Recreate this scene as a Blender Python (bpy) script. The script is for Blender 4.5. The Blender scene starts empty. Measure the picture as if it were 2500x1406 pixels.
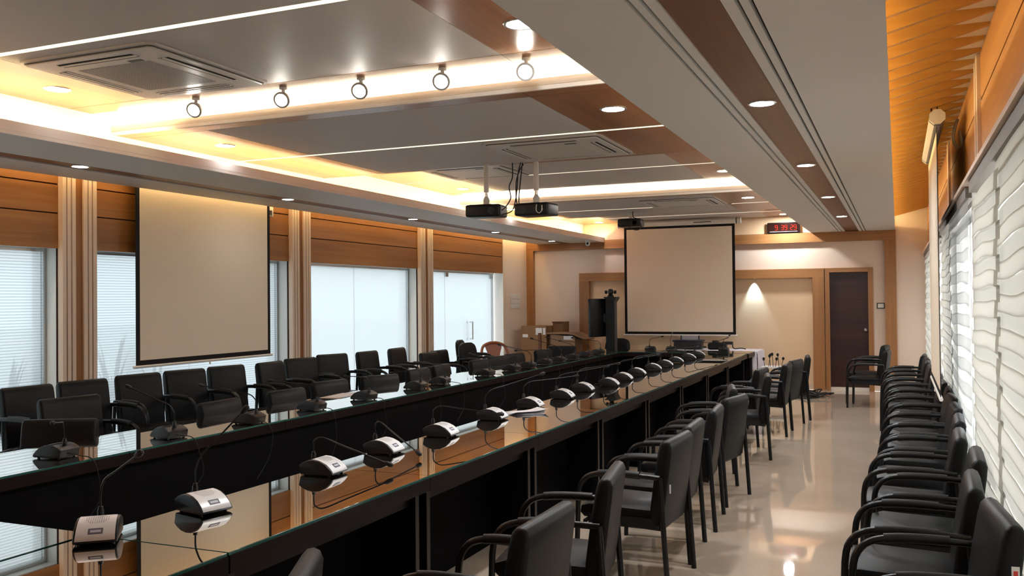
import bpy, bmesh, math, random
from mathutils import Vector, Matrix
random.seed(7)
SC = bpy.context.scene
COL = SC.collection
PI = math.pi

# ------------------------------------------------------------------ camera
cam = bpy.data.cameras.new('camera')
camo = bpy.data.objects.new('camera', cam)
COL.objects.link(camo)
cam.sensor_width = 36.0
cam.lens = 2213.0 / 2500.0 * 36.0
cam.clip_start = 0.05
cam.clip_end = 300
RX = Vector((0.92006676, 0.3916478, -0.00944201))
RD = Vector((-0.01362363, 0.00789948, -0.99987599))
RF = Vector((-0.39152465, 0.9200813, 0.01260371))
m3 = Matrix((RX, -RD, -RF)).transposed()
camo.matrix_world = Matrix.Translation((0, 0, 1.66)) @ m3.to_4x4()
SC.camera = camo

# ------------------------------------------------------------------ world, exposure
world = bpy.data.worlds.new('overcast_sky')
SC.world = world
world.use_nodes = True
wn = world.node_tree.nodes
wl = world.node_tree.links
wn.clear()
wbg = wn.new('ShaderNodeBackground')
wbg.inputs[0].default_value = (0.93, 0.965, 1.0, 1)
wbg.inputs[1].default_value = 2.1
wo = wn.new('ShaderNodeOutputWorld')
wl.new(wbg.outputs[0], wo.inputs[0])
vs = SC.view_settings
vs.view_transform = 'Standard'
vs.look = 'None'
vs.gamma = 1.0
vs.use_curve_mapping = False
vs.exposure = 1.1
SC.cycles.use_denoising = True
SC.cycles.max_bounces = 7
SC.cycles.diffuse_bounces = 4
SC.cycles.glossy_bounces = 3
SC.cycles.use_adaptive_sampling = True
SC.cycles.adaptive_threshold = 0.05
SC.cycles.transmission_bounces = 4
SC.cycles.transparent_max_bounces = 8
SC.cycles.sample_clamp_indirect = 6.0
SC.cycles.caustics_reflective = False
SC.cycles.caustics_refractive = False

COVE_W = 55.0        # strength of the cove strips
LINE_W = 1.0         # flush line strips
DOWN_W = 230.0        # downlight lenses

# ------------------------------------------------------------------ materials
MAT = {}


def mat(name):
    m = bpy.data.materials.new(name)
    m.use_nodes = True
    MAT[name] = m
    return m, m.node_tree.nodes, m.node_tree.links, m.node_tree.nodes['Principled BSDF']


def plain(name, col, rough=0.5, spec=0.5, metal=0.0, noise=0.0, nscale=8.0, bump=0.0, bscale=200.0, coat=0.0):
    m, n, l, p = mat(name)
    p.inputs['Base Color'].default_value = (*col, 1)
    p.inputs['Roughness'].default_value = rough
    p.inputs['Specular IOR Level'].default_value = spec
    p.inputs['Metallic'].default_value = metal
    p.inputs['Coat Weight'].default_value = coat
    if noise > 0 or bump > 0:
        tc = n.new('ShaderNodeTexCoord')
    if noise > 0:
        nz = n.new('ShaderNodeTexNoise')
        nz.inputs['Scale'].default_value = nscale
        nz.inputs['Detail'].default_value = 4
        l.new(tc.outputs['Object'], nz.inputs['Vector'])
        mx = n.new('ShaderNodeMix')
        mx.data_type = 'RGBA'
        mx.inputs[6].default_value = (*[c * (1 - noise) for c in col], 1)
        mx.inputs[7].default_value = (*[min(1, c * (1 + noise)) for c in col], 1)
        l.new(nz.outputs['Fac'], mx.inputs[0])
        l.new(mx.outputs[2], p.inputs['Base Color'])
    if bump > 0:
        nb = n.new('ShaderNodeTexNoise')
        nb.inputs['Scale'].default_value = bscale
        l.new(tc.outputs['Object'], nb.inputs['Vector'])
        b = n.new('ShaderNodeBump')
        b.inputs['Strength'].default_value = bump
        b.inputs['Distance'].default_value = 0.002
        l.new(nb.outputs['Fac'], b.inputs['Height'])
        l.new(b.outputs[0], p.inputs['Normal'])
    return m


def wood(name, c1, c2, axis='Y', rough=0.4, fine=26.0, spec=0.4):
    m, n, l, p = mat(name)
    tc = n.new('ShaderNodeTexCoord')
    mp = n.new('ShaderNodeMapping')
    s = {'X': (0.9, fine, fine), 'Y': (fine, 0.9, fine), 'Z': (fine, fine, 0.9)}[axis]
    mp.inputs['Scale'].default_value = s
    l.new(tc.outputs['Object'], mp.inputs['Vector'])
    a = n.new('ShaderNodeTexNoise')
    a.inputs['Scale'].default_value = 1.0
    a.inputs['Detail'].default_value = 6
    a.inputs['Roughness'].default_value = 0.6
    a.inputs['Distortion'].default_value = 0.6
    l.new(mp.outputs[0], a.inputs['Vector'])
    b = n.new('ShaderNodeTexNoise')
    b.inputs['Scale'].default_value = 0.22
    b.inputs['Detail'].default_value = 2
    l.new(mp.outputs[0], b.inputs['Vector'])
    mx0 = n.new('ShaderNodeMath')
    mx0.operation = 'MULTIPLY_ADD'
    mx0.inputs[1].default_value = 0.5
    l.new(b.outputs['Fac'], mx0.inputs[0])
    h = n.new('ShaderNodeMath')
    h.operation = 'MULTIPLY'
    h.inputs[1].default_value = 0.5
    l.new(a.outputs['Fac'], h.inputs[0])
    l.new(h.outputs[0], mx0.inputs[2])
    r = n.new('ShaderNodeValToRGB')
    r.color_ramp.elements[0].position = 0.36
    r.color_ramp.elements[0].color = (*c1, 1)
    r.color_ramp.elements[1].position = 0.62
    r.color_ramp.elements[1].color = (*c2, 1)
    l.new(mx0.outputs[0], r.inputs[0])
    l.new(r.outputs[0], p.inputs['Base Color'])
    p.inputs['Roughness'].default_value = rough
    p.inputs['Specular IOR Level'].default_value = spec
    return m


def emit(name, col, w):
    m, n, l, p = mat(name)
    n.remove(p)
    e = n.new('ShaderNodeEmission')
    e.inputs[0].default_value = (*col, 1)
    e.inputs[1].default_value = w
    l.new(e.outputs[0], n['Material Output'].inputs[0])
    return m


plain('wall_cream', (0.86, 0.70, 0.57), 0.7, 0.3, noise=0.03, nscale=2)
plain('wall_warm', (0.90, 0.64, 0.40), 0.7, 0.3, noise=0.03, nscale=2)
plain('wall_white', (0.80, 0.78, 0.74), 0.65, 0.3, noise=0.02, nscale=2)
plain('reveal_white', (0.90, 0.90, 0.86), 0.5, 0.3)
plain('ceiling_grey', (0.60, 0.545, 0.51), 0.55, 0.25, noise=0.03, nscale=1.5)
plain('beam_grey', (0.70, 0.66, 0.61), 0.5, 0.3, noise=0.02, nscale=1.5)
plain('cove_white', (0.86, 0.83, 0.78), 0.7, 0.2)
plain('lip_cream', (0.80, 0.74, 0.68), 0.5, 0.3)
plain('lip_lit', (0.95, 0.91, 0.84), 0.6, 0.2)  # lip paint lightened, carries the light on the cross lip in its colour
plain('slat_backing', (0.75, 0.66, 0.58), 0.7, 0.2)
plain('gap_black', (0.012, 0.01, 0.01), 0.8, 0.1)
plain('groove_brown', (0.05, 0.02, 0.012), 0.8, 0.1)
plain('strip_cream', (0.78, 0.60, 0.46), 0.5, 0.3, noise=0.03, nscale=3)
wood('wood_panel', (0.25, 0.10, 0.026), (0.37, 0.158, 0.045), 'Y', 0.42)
wood('wood_post', (0.23, 0.085, 0.02), (0.34, 0.14, 0.04), 'Z', 0.42)
wood('wood_band', (0.33, 0.145, 0.05), (0.46, 0.215, 0.08), 'X', 0.4)
wood('wood_band_z', (0.33, 0.145, 0.05), (0.46, 0.215, 0.08), 'Z', 0.4)
wood('wood_ceiling', (0.23, 0.085, 0.03), (0.36, 0.15, 0.055), 'Y', 0.28, spec=0.5)
wood('wood_ceiling_x', (0.23, 0.085, 0.03), (0.36, 0.15, 0.055), 'X', 0.28, spec=0.5)
wood('wood_strip', (0.13, 0.05, 0.022), (0.21, 0.085, 0.035), 'Y', 0.35)
wood('wood_slat', (0.46, 0.225, 0.045), (0.58, 0.30, 0.07), 'X', 0.5)
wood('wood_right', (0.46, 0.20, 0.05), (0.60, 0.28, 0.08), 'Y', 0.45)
wood('door_wood', (0.022, 0.007, 0.006), (0.055, 0.018, 0.012), 'X', 0.4, fine=16)
wood('table_wood', (0.006, 0.003, 0.0028), (0.016, 0.007, 0.0055), 'Y', 0.35, spec=0.25)
plain('table_black', (0.0035, 0.003, 0.0033), 0.7, 0.06)
plain('table_edge_light', (0.03, 0.02, 0.015), 0.4, 0.4)
plain('black_leather', (0.0055, 0.0054, 0.0056), 0.45, 0.22, noise=0.15, nscale=6, bump=0.25, bscale=260)
plain('black_metal', (0.007, 0.007, 0.008), 0.32, 0.35)
plain('black_pad', (0.010, 0.009, 0.0085), 0.5, 0.35)
plain('black_plastic', (0.008, 0.008, 0.0085), 0.38, 0.35)
plain('dark_grey', (0.05, 0.05, 0.055), 0.5, 0.4)
plain('navy_plastic', (0.010, 0.013, 0.03), 0.45, 0.4)
plain('silver', (0.86, 0.86, 0.86), 0.38, 0.5, metal=0.15)
plain('steel', (0.62, 0.62, 0.62), 0.25, 0.5, metal=1.0)
plain('lcd', (0.16, 0.16, 0.20), 0.15, 0.6)
plain('lcd_text', (0.62, 0.62, 0.70), 0.4, 0.3)
plain('hole_dark', (0.06, 0.06, 0.06), 0.6, 0.2)
plain('white_plastic', (0.80, 0.79, 0.76), 0.4, 0.4)
plain('cream_plastic', (0.78, 0.72, 0.62), 0.4, 0.4)
plain('ac_white', (0.62, 0.58, 0.54), 0.4, 0.4)
plain('ac_mesh', (0.16, 0.14, 0.125), 0.6, 0.3)
plain('screen_cloth', (0.94, 0.79, 0.61), 0.75, 0.2, noise=0.02, nscale=1)
plain('screen_black', (0.012, 0.009, 0.009), 0.6, 0.2)
plain('rail_shade', (0.22, 0.19, 0.16), 0.5, 0.3)  # headrail colour darkened to stand for the shadow under the ledge
plain('screen_case', (0.80, 0.74, 0.66), 0.4, 0.4)
plain('cardboard', (0.30, 0.165, 0.085), 0.8, 0.15, noise=0.12, nscale=5)
plain('cardboard_dark', (0.16, 0.075, 0.045), 0.8, 0.15)
plain('podium_wood', (0.33, 0.195, 0.11), 0.55, 0.3, noise=0.06, nscale=4)
plain('paper', (0.82, 0.80, 0.80), 0.8, 0.1)
plain('paper_pink', (0.80, 0.62, 0.52), 0.8, 0.1)
plain('print_grey', (0.45, 0.43, 0.45), 0.8, 0.1)
plain('cloth_white', (0.78, 0.74, 0.80), 0.85, 0.1)
plain('brown_plastic', (0.34, 0.105, 0.045), 0.35, 0.5)
plain('cable_black', (0.012, 0.012, 0.012), 0.5, 0.4)
plain('cable_grey', (0.30, 0.28, 0.26), 0.5, 0.4)
plain('leaf', (0.02, 0.045, 0.04), 0.5, 0.3)
plain('concrete', (0.72, 0.71, 0.69), 0.85, 0.1, noise=0.1, nscale=3)
plain('blue_sheet', (0.07, 0.21, 0.30), 0.5, 0.3)
plain('ring_grey', (0.45, 0.43, 0.40), 0.35, 0.5)
plain('chrome_ring', (0.62, 0.60, 0.58), 0.2, 0.6, metal=0.8)
plain('clock_glass', (0.022, 0.008, 0.006), 0.12, 0.5)
plain('tag_red', (0.7, 0.05, 0.04), 0.5, 0.3)
emit('led_white', (1.0, 0.86, 0.64), COVE_W)
emit('led_yellow', (1.0, 0.80, 0.43), COVE_W * 0.9)
emit('led_slat', (1.0, 0.84, 0.46), COVE_W * 0.48)
emit('led_orange', (1.0, 0.72, 0.36), COVE_W * 0.2)
emit('line_light', (1.0, 0.82, 0.50), LINE_W)
emit('line_soft', (1.0, 0.80, 0.60), LINE_W * 0.55)
emit('down_lens', (0.93, 0.97, 1.0), DOWN_W)
emit('down_lens_small', (0.95, 0.97, 1.0), 40.0)
emit('spot_lens', (1.0, 0.94, 0.84), 30.0)
emit('digit_red', (1.0, 0.055, 0.03), 0.9)
emit('led_green', (0.2, 1.0, 0.25), 6.0)

# polished floor
m, n, l, p = mat('floor_tile')
tc = n.new('ShaderNodeTexCoord')
nz = n.new('ShaderNodeTexNoise')
nz.inputs['Scale'].default_value = 1.6
nz.inputs['Detail'].default_value = 5
l.new(tc.outputs['Object'], nz.inputs['Vector'])
r = n.new('ShaderNodeValToRGB')
r.color_ramp.elements[0].position = 0.3
r.color_ramp.elements[0].color = (0.46, 0.36, 0.27, 1)
r.color_ramp.elements[1].position = 0.7
r.color_ramp.elements[1].color = (0.52, 0.41, 0.315, 1)
l.new(nz.outputs['Fac'], r.inputs[0])
l.new(r.outputs[0], p.inputs['Base Color'])
p.inputs['Roughness'].default_value = 0.035
p.inputs['Specular IOR Level'].default_value = 0.5

# mirror-like tinted table glass lying on dark wood
m, n, l, p = mat('table_glass')
p.inputs['Base Color'].default_value = (0.012, 0.008, 0.006, 1)
p.inputs['Roughness'].default_value = 0.02
p.inputs['IOR'].default_value = 1.6
gl = n.new('ShaderNodeBsdfGlossy')
gl.inputs['Color'].default_value = (0.92, 0.90, 0.86, 1)
gl.inputs['Roughness'].default_value = 0.012
lw = n.new('ShaderNodeLayerWeight')
lw.inputs['Blend'].default_value = 0.5
mr = n.new('ShaderNodeMapRange')
mr.inputs['To Min'].default_value = 0.30
mr.inputs['To Max'].default_value = 0.95
l.new(lw.outputs['Facing'], mr.inputs['Value'])
mx = n.new('ShaderNodeMixShader')
l.new(mr.outputs[0], mx.inputs[0])
l.new(p.outputs[0], mx.inputs[1])
l.new(gl.outputs[0], mx.inputs[2])
l.new(mx.outputs[0], n['Material Output'].inputs[0])
m, n, l, p = mat('glass_edge')
p.inputs['Base Color'].default_value = (0.03, 0.12, 0.10, 1)
p.inputs['Roughness'].default_value = 0.1

# frosted window pane with fine horizontal lines
def frosted(name, lines, tr):
    m, n, l, p = mat(name)
    n.remove(p)
    tl = n.new('ShaderNodeBsdfTranslucent')
    tl.inputs[0].default_value = (0.52, 0.55, 0.56, 1)
    tp = n.new('ShaderNodeBsdfTransparent')
    tp.inputs[0].default_value = (0.52, 0.55, 0.56, 1)
    gl = n.new('ShaderNodeBsdfGlossy')
    gl.inputs['Roughness'].default_value = 0.15
    mx = n.new('ShaderNodeMixShader')
    mx.inputs[0].default_value = tr
    l.new(tl.outputs[0], mx.inputs[1])
    l.new(tp.outputs[0], mx.inputs[2])
    m2 = n.new('ShaderNodeMixShader')
    m2.inputs[0].default_value = 0.05
    l.new(mx.outputs[0], m2.inputs[1])
    l.new(gl.outputs[0], m2.inputs[2])
    l.new(m2.outputs[0], n['Material Output'].inputs[0])
    if lines:
        tc = n.new('ShaderNodeTexCoord')
        sp = n.new('ShaderNodeSeparateXYZ')
        l.new(tc.outputs['Object'], sp.inputs[0])
        mu = n.new('ShaderNodeMath')
        mu.operation = 'MULTIPLY'
        mu.inputs[1].default_value = 2 * PI / 0.026
        l.new(sp.outputs[2], mu.inputs[0])
        sn = n.new('ShaderNodeMath')
        sn.operation = 'SINE'
        l.new(mu.outputs[0], sn.inputs[0])
        gt = n.new('ShaderNodeMath')
        gt.operation = 'GREATER_THAN'
        gt.inputs[1].default_value = 0.55
        l.new(sn.outputs[0], gt.inputs[0])
        cm = n.new('ShaderNodeMix')
        cm.data_type = 'RGBA'
        cm.inputs[6].default_value = (0.52, 0.55, 0.56, 1)
        cm.inputs[7].default_value = (0.39, 0.43, 0.445, 1)
        l.new(gt.outputs[0], cm.inputs[0])
        l.new(cm.outputs[2], tp.inputs[0])
        l.new(cm.outputs[2], tl.inputs[0])
    return m


frosted('pane_lined', True, 0.5)
frosted('pane_plain', False, 0.3)
# blind fabric
def fabric(name, col, diff, tr):
    m, n, l, p = mat(name)
    n.remove(p)
    tl = n.new('ShaderNodeBsdfTranslucent')
    tl.inputs[0].default_value = (*col, 1)
    df = n.new('ShaderNodeBsdfDiffuse')
    df.inputs[0].default_value = (*col, 1)
    tp = n.new('ShaderNodeBsdfTransparent')
    mx = n.new('ShaderNodeMixShader')
    mx.inputs[0].default_value = diff
    l.new(tl.outputs[0], mx.inputs[1])
    l.new(df.outputs[0], mx.inputs[2])
    m2 = n.new('ShaderNodeMixShader')
    m2.inputs[0].default_value = tr
    l.new(mx.outputs[0], m2.inputs[1])
    l.new(tp.outputs[0], m2.inputs[2])
    l.new(m2.outputs[0], n['Material Output'].inputs[0])
    return m


fabric('blind_open', (0.50, 0.52, 0.50), 0.82, 0.26)
fabric('blind_clear', (0.44, 0.48, 0.49), 0.86, 0.52)
fabric('blind_opaque', (0.56, 0.54, 0.475), 0.68, 0.0)
fabric('blind_sheer', (0.50, 0.485, 0.43), 0.70, 0.02)

m, n, l, p = mat('lip_glow')
p.inputs['Base Color'].default_value = (0.92, 0.86, 0.78, 1)
p.inputs['Roughness'].default_value = 0.5
tl = n.new('ShaderNodeBsdfTranslucent')
tl.inputs[0].default_value = (1.0, 0.90, 0.78, 1)
mx = n.new('ShaderNodeMixShader')
mx.inputs[0].default_value = 0.35
l.new(p.outputs[0], mx.inputs[1])
l.new(tl.outputs[0], mx.inputs[2])
l.new(mx.outputs[0], n['Material Output'].inputs[0])

# ------------------------------------------------------------------ mesh helpers
class MB:
    """collects geometry, build() links it as one mesh object"""

    def __init__(s):
        s.v = []
        s.f = []
        s.sm = []

    def add(s, vs_, fs, smooth=False):
        o = len(s.v)
        s.v += [tuple(q) for q in vs_]
        s.f += [tuple(i + o for i in f) for f in fs]
        s.sm += [smooth] * len(fs)
        return s

    def box(s, x0, x1, y0, y1, z0, z1):
        return s.add([(x0, y0, z0), (x1, y0, z0), (x1, y1, z0), (x0, y1, z0), (x0, y0, z1), (x1, y0, z1), (x1, y1, z1), (x0, y1, z1)],
                     [(3, 2, 1, 0), (4, 5, 6, 7), (0, 1, 5, 4), (1, 2, 6, 5), (2, 3, 7, 6), (3, 0, 4, 7)])

    def rbox(s, x0, x1, y0, y1, z0, z1, r=0.02, seg=2):
        bm = bmesh.new()
        bmesh.ops.create_cube(bm, size=1)
        for q in bm.verts:
            q.co = Vector(((x0 + x1) / 2 + q.co.x * (x1 - x0), (y0 + y1) / 2 + q.co.y * (y1 - y0), (z0 + z1) / 2 + q.co.z * (z1 - z0)))
        bmesh.ops.bevel(bm, geom=list(bm.edges), offset=r, segments=seg, profile=0.5, affect='EDGES')
        return s.bm(bm)

    def bm(s, bm, smooth=True):
        bm.verts.index_update()
        s.add([q.co[:] for q in bm.verts], [[q.index for q in f.verts] for f in bm.faces], smooth)
        bm.free()
        return s

    def prism(s, poly, y0, y1, bev=0.0, seg=2, axis='Y'):
        """poly in (x, z) extruded along y (axis Y), or (y, z) along x (axis X), or (x, y) along z"""
        bm = bmesh.new()
        mk = {'Y': lambda a, b, c: (a, c, b), 'X': lambda a, b, c: (c, a, b), 'Z': lambda a, b, c: (a, b, c)}[axis]
        A = [bm.verts.new(mk(a, b, y0)) for a, b in poly]
        B = [bm.verts.new(mk(a, b, y1)) for a, b in poly]
        n_ = len(poly)
        bm.faces.new(A)
        bm.faces.new(B[::-1])
        for i in range(n_):
            bm.faces.new((A[i], B[i], B[(i + 1) % n_], A[(i + 1) % n_]))
        bmesh.ops.recalc_face_normals(bm, faces=bm.faces)
        if bev > 0:
            caps = [e for e in bm.edges if len(e.link_faces) == 2 and any(len(f.verts) == n_ for f in e.link_faces) and not all(len(f.verts) == n_ for f in e.link_faces)]
            bmesh.ops.bevel(bm, geom=caps, offset=bev, segments=seg, profile=0.5, affect='EDGES')
        return s.bm(bm, bev > 0)

    def tube(s, pts, r, n_=8, caps=True, flat=1.0):
        P_ = [Vector(q) for q in pts]
        rr = r if isinstance(r, (list, tuple)) else [r] * len(P_)
        rings = []
        t0 = (P_[1] - P_[0]).normalized()
        up = Vector((0, 0, 1)) if abs(t0.z) < 0.9 else Vector((1, 0, 0))
        nrm = (up - up.dot(t0) * t0).normalized()
        for i, q in enumerate(P_):
            if i == 0:
                t = P_[1] - P_[0]
            elif i == len(P_) - 1:
                t = P_[-1] - P_[-2]
            else:
                t = (P_[i + 1] - q).normalized() + (q - P_[i - 1]).normalized()
            if t.length < 1e-9:
                t = t0.copy()
            t.normalize()
            nrm = nrm - nrm.dot(t) * t
            if nrm.length < 1e-6:
                nrm = t.orthogonal()
            nrm.normalize()
            b = t.cross(nrm)
            rings.append([q + rr[i] * (math.cos(2 * PI * k / n_) * nrm * flat + math.sin(2 * PI * k / n_) * b) for k in range(n_)])
        vs_ = [q for g in rings for q in g]
        fs = []
        for i in range(len(P_) - 1):
            for k in range(n_):
                k2 = (k + 1) % n_
                fs.append((i * n_ + k, i * n_ + k2, (i + 1) * n_ + k2, (i + 1) * n_ + k))
        s.add(vs_, fs, True)
        if caps:
            o = len(s.v) - len(vs_)
            s.f.append(tuple(o + k for k in range(n_))[::-1])
            s.f.append(tuple(o + (len(P_) - 1) * n_ + k for k in range(n_)))
            s.sm += [False, False]
        return s

    def lathe(s, prof, c=(0, 0, 0), n_=20, axis='Z'):
        """prof: (radius, height) list revolved about an axis through c"""
        cx, cy, cz = c
        vs_ = []
        for rad, hh in prof:
            for k in range(n_):
                a = 2 * PI * k / n_
                u, w = rad * math.cos(a), rad * math.sin(a)
                vs_.append({'Z': (cx + u, cy + w, cz + hh), 'X': (cx + hh, cy + u, cz + w), 'Y': (cx + u, cy + hh, cz + w)}[axis])
        fs = []
        for i in range(len(prof) - 1):
            for k in range(n_):
                k2 = (k + 1) % n_
                fs.append((i * n_ + k, i * n_ + k2, (i + 1) * n_ + k2, (i + 1) * n_ + k))
        fs.append(tuple(range(n_))[::-1])
        fs.append(tuple((len(prof) - 1) * n_ + k for k in range(n_)))
        return s.add(vs_, fs, True)

    def xf(s, mtx):
        s.v = [tuple(mtx @ Vector(q)) for q in s.v]
        return s

    def build(s, name, material, parent=None):
        me = bpy.data.meshes.new(name)
        me.from_pydata(s.v, [], s.f)
        me.polygons.foreach_set('use_smooth', s.sm)
        me.materials.append(MAT[material])
        bm = bmesh.new()
        bm.from_mesh(me)
        bmesh.ops.recalc_face_normals(bm, faces=bm.faces)
        bm.to_mesh(me)
        bm.free()
        if any(s.sm):
            me.set_sharp_from_angle(angle=math.radians(42))
        me.update()
        o = bpy.data.objects.new(name, me)
        COL.objects.link(o)
        if parent is not None:
            o.parent = parent
        return o


def smooth_path(pts, sub=5):
    P_ = [Vector(q) for q in pts]
    out = []
    for i in range(len(P_) - 1):
        p0 = P_[max(i - 1, 0)]
        p1, p2 = P_[i], P_[i + 1]
        p3 = P_[min(i + 2, len(P_) - 1)]
        for k in range(sub):
            t = k / sub
            out.append(0.5 * ((2 * p1) + (p2 - p0) * t + (2 * p0 - 5 * p1 + 4 * p2 - p3) * t * t + (3 * p1 - p0 - 3 * p2 + p3) * t ** 3))
    out.append(P_[-1])
    return out


def box(name, b, material, parent=None):
    return MB().box(*b).build(name, material, parent)


def tag(o, label, cat, group=None):
    o['label'] = label
    o['category'] = cat
    if group:
        o['group'] = group
    return o


def struct(o, label=None):
    o['kind'] = 'structure'
    if label:
        o['label'] = label
    return o


def thing(name, label, cat, loc=(0, 0, 0), rz=0.0, group=None):
    o = bpy.data.objects.new(name, None)
    COL.objects.link(o)
    o.empty_display_size = 0.1
    o.location = loc
    o.rotation_euler = (0, 0, rz)
    return tag(o, label, cat, group)


def dup(root, loc, rz, label, group=None, sz=None):
    c = root.copy()
    COL.objects.link(c)
    c.location = loc
    c.rotation_euler = (0, 0, rz)
    if sz:
        c.scale = sz
    c['label'] = label
    if group:
        c['group'] = group
    for ch in list(root.children):
        d = ch.copy()
        COL.objects.link(d)
        d.parent = c
        for g in list(ch.children):
            e = g.copy()
            COL.objects.link(e)
            e.parent = d
    return c


ORD = ['first', 'second', 'third', 'fourth', 'fifth', 'sixth', 'seventh', 'eighth', 'ninth', 'tenth', 'eleventh', 'twelfth', 'thirteenth',
       'fourteenth', 'fifteenth', 'sixteenth', 'seventeenth', 'eighteenth', 'nineteenth', 'twentieth']

# ================================================================== SETTING
YB, YF = -1.6, 17.0          # back and far wall
XL, XR = -6.90, 0.49         # wall faces
ZA, ZB = 3.12, 2.99          # raised and lowered ceiling bays

struct(box('floor', (-7.3, 0.9, YB, YF, -0.12, 0.0), 'floor_tile'), 'polished beige tile floor')
struct(box('ground', (-60, 60, -40, 80, -0.40, -0.16), 'concrete'), 'grey ground outside')

# ---- left wall: pilasters, wood panelling, glazed bays
wl_ = MB()
wl_.box(-7.25, -6.93, YB, YF, 2.16, 3.4)          # lintel wall behind the panelling
for y0, y1 in ((YB, -0.70), (2.60, 2.93), (5.88, 6.23), (9.21, 9.57), (12.47, 12.86)):
    wl_.box(-7.25, -6.93, y0, y1, 0, 2.16)
wl_.box(-7.25, -6.90, 15.78, YF, 0, 3.4)
wall_left = struct(wl_.build('wall_left', 'reveal_white'), 'glazed left wall')
PIL = [(-0.70, -0.34), (2.59, 2.95), (5.865, 6.24), (9.20, 9.58), (12.46, 12.87)]
for k, (a, b) in enumerate(PIL):
    w = b - a
    t = struct(box('trim_%d' % (k + 10), (-6.93, -6.905, a, b, 0, 3.0), 'groove_brown'), 'pilaster of cream strips around a wood board')
    for i, (f0, f1) in enumerate(((0, .10), (.14, .235), (.275, .375), (.61, .72), (.76, .85), (.89, 1.0))):
        box('cream_strip', (-6.91, -6.845, a + w * f0, a + w * f1, 0.0, 3.0), 'strip_cream', t)
    box('wood_board', (-6.91, -6.865, a + w * .375, a + w * .61, 0.0, 3.0), 'wood_post', t)
BAYS = [(-0.34, 2.59), (2.95, 5.865), (6.24, 9.20), (9.58, 12.46), (12.87, 15.78)]
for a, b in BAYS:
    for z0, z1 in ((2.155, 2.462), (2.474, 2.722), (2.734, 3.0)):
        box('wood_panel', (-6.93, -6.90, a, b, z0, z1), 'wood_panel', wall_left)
box('panel_backing', (-6.935, -6.915, -0.34, 15.78, 2.16, 2.99), 'groove_brown', wall_left)
box('corner_facing', (-6.90, -6.893, 15.80, YF, 0, 3.4), 'wall_cream', wall_left)
# glazing: panes recessed 0.2 m
joints = {0: [-0.34, 1.1, 2.6], 1: [2.93, 4.4, 5.88], 2: [6.23, 7.7, 9.21], 3: [9.57, 10.95, 12.47], 4: [12.86, 13.75, 15.70]}
for k, (a, b) in enumerate(BAYS):
    js = joints[k]
    nm = 'window_%d' % (k + 1) if k < 4 else 'door_1'
    w = struct(MB().box(-7.13, -7.07, js[0], js[-1] + .02, 2.13, 2.16).box(-7.13, -7.07, js[-1] - .03, js[-1], 0, 2.13).box(-7.13, -7.07, js[0], js[-1], 0, .03)
               .build(nm, 'steel'), 'frosted glass bay %s' % ('with thin horizontal lines' if k < 3 else 'plain'))
    for i in range(len(js) - 1):
        e0 = .003 if i else .0
        pane = box('glass_pane', (-7.104, -7.096, js[i] + .004, js[i + 1] - (.004 if i == 0 else .03), 0.03, 2.13), 'pane_lined' if k < 3 else 'pane_plain', w)
        if k == 4 and i == 1:
            for yy, zz in ((13.80, 2.10), (15.62, 2.10)):
                box('patch_fitting', (-7.125, -7.075, yy - .05, yy + .05, zz - .04, zz + .04), 'steel', pane)
            for xx in (-7.04, -7.16):
                yh = 14.72 if xx > -7.1 else 14.62
                MB().tube(smooth_path([(-7.1, yh, 1.26), (xx, yh, 1.26), (xx, yh, 1.24), (xx, yh, 0.98), (xx, yh, 0.96), (-7.1, yh, 0.96)], 4), .011, 8).build('pull_handle', 'steel', pane)
# switch plate and sensor on the left wall
sw = thing('switch_panel', 'block of six white light switches on the cream corner of left wall', 'switch', (-6.893, 16.34, 1.62))
for i in range(2):
    for j in range(3):
        p_ = MB().rbox(0, .012, -.21 + i * .215, -.01 + i * .215, -.14 + j * .095, -.055 + j * .095, .004, 1).build('switch_plate', 'white_plastic', sw)
        box('rocker', (.011, .017, -.15 + i * .215, -.07 + i * .215, -.118 + j * .095, -.078 + j * .095), 'cream_plastic', p_)
ws = thing('wall_sensor', 'small white sensor box on wood panel beside the left projection screen', 'sensor', (-6.90, 8.79, 2.73))
MB().rbox(0, .05, -.055, .055, -.06, .06, .01, 2).build('housing', 'cream_plastic', ws)
box('sensor_window', (.049, .055, -.02, .02, -.04, .015), 'dark_grey', ws)

# ---- far wall
fw = MB()
fw.box(-7.3, -1.16, YF + .04, YF + .2, 0, 3.4)
fw.box(-0.43, 0.9, YF + .04, YF + .2, 0, 3.4)
fw.box(-1.16, -0.43, YF + .04, YF + .2, 2.10, 3.4)
wall_far = struct(fw.build('wall_far', 'wall_cream'), 'cream far wall')
box('alcove_facing', (-5.57, -1.39, YF + .03, YF + .041, 0, 2.0), 'wall_warm', wall_far)
box('upper_facing', (-6.93, -0.02, YF + .03, YF + .041, 2.81, 3.4), 'wall_warm', wall_far)
t1 = struct(MB().box(-6.93, -0.02, YF - .05, YF + .06, 2.63, 2.80).build('trim_1', 'wood_band'), 'wide wood frame around the far wall')
box('frame_post', (-6.93, -6.745, YF - .05, YF + .06, 0, 2.63), 'wood_band_z', t1)
box('frame_post', (-0.205, -0.02, YF - .05, YF + .06, 0, 2.63), 'wood_band_z', t1)
t2 = struct(MB().box(-5.77, -1.20, YF - .07, YF + .06, 2.0, 2.16).build('trim_2', 'wood_band'), 'inner wood frame of the alcove')
box('frame_post', (-5.77, -5.57, YF - .07, YF + .06, 0, 2.0), 'wood_band_z', t2)
box('frame_post', (-1.395, -1.20, YF - .07, YF + .06, 0, 2.0), 'wood_band_z', t2)
d2 = struct(MB().box(-1.11, -0.475, YF + .0, YF + .045, 0.06, 2.085).build('door_2', 'door_wood'), 'dark brown wooden door')
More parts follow.
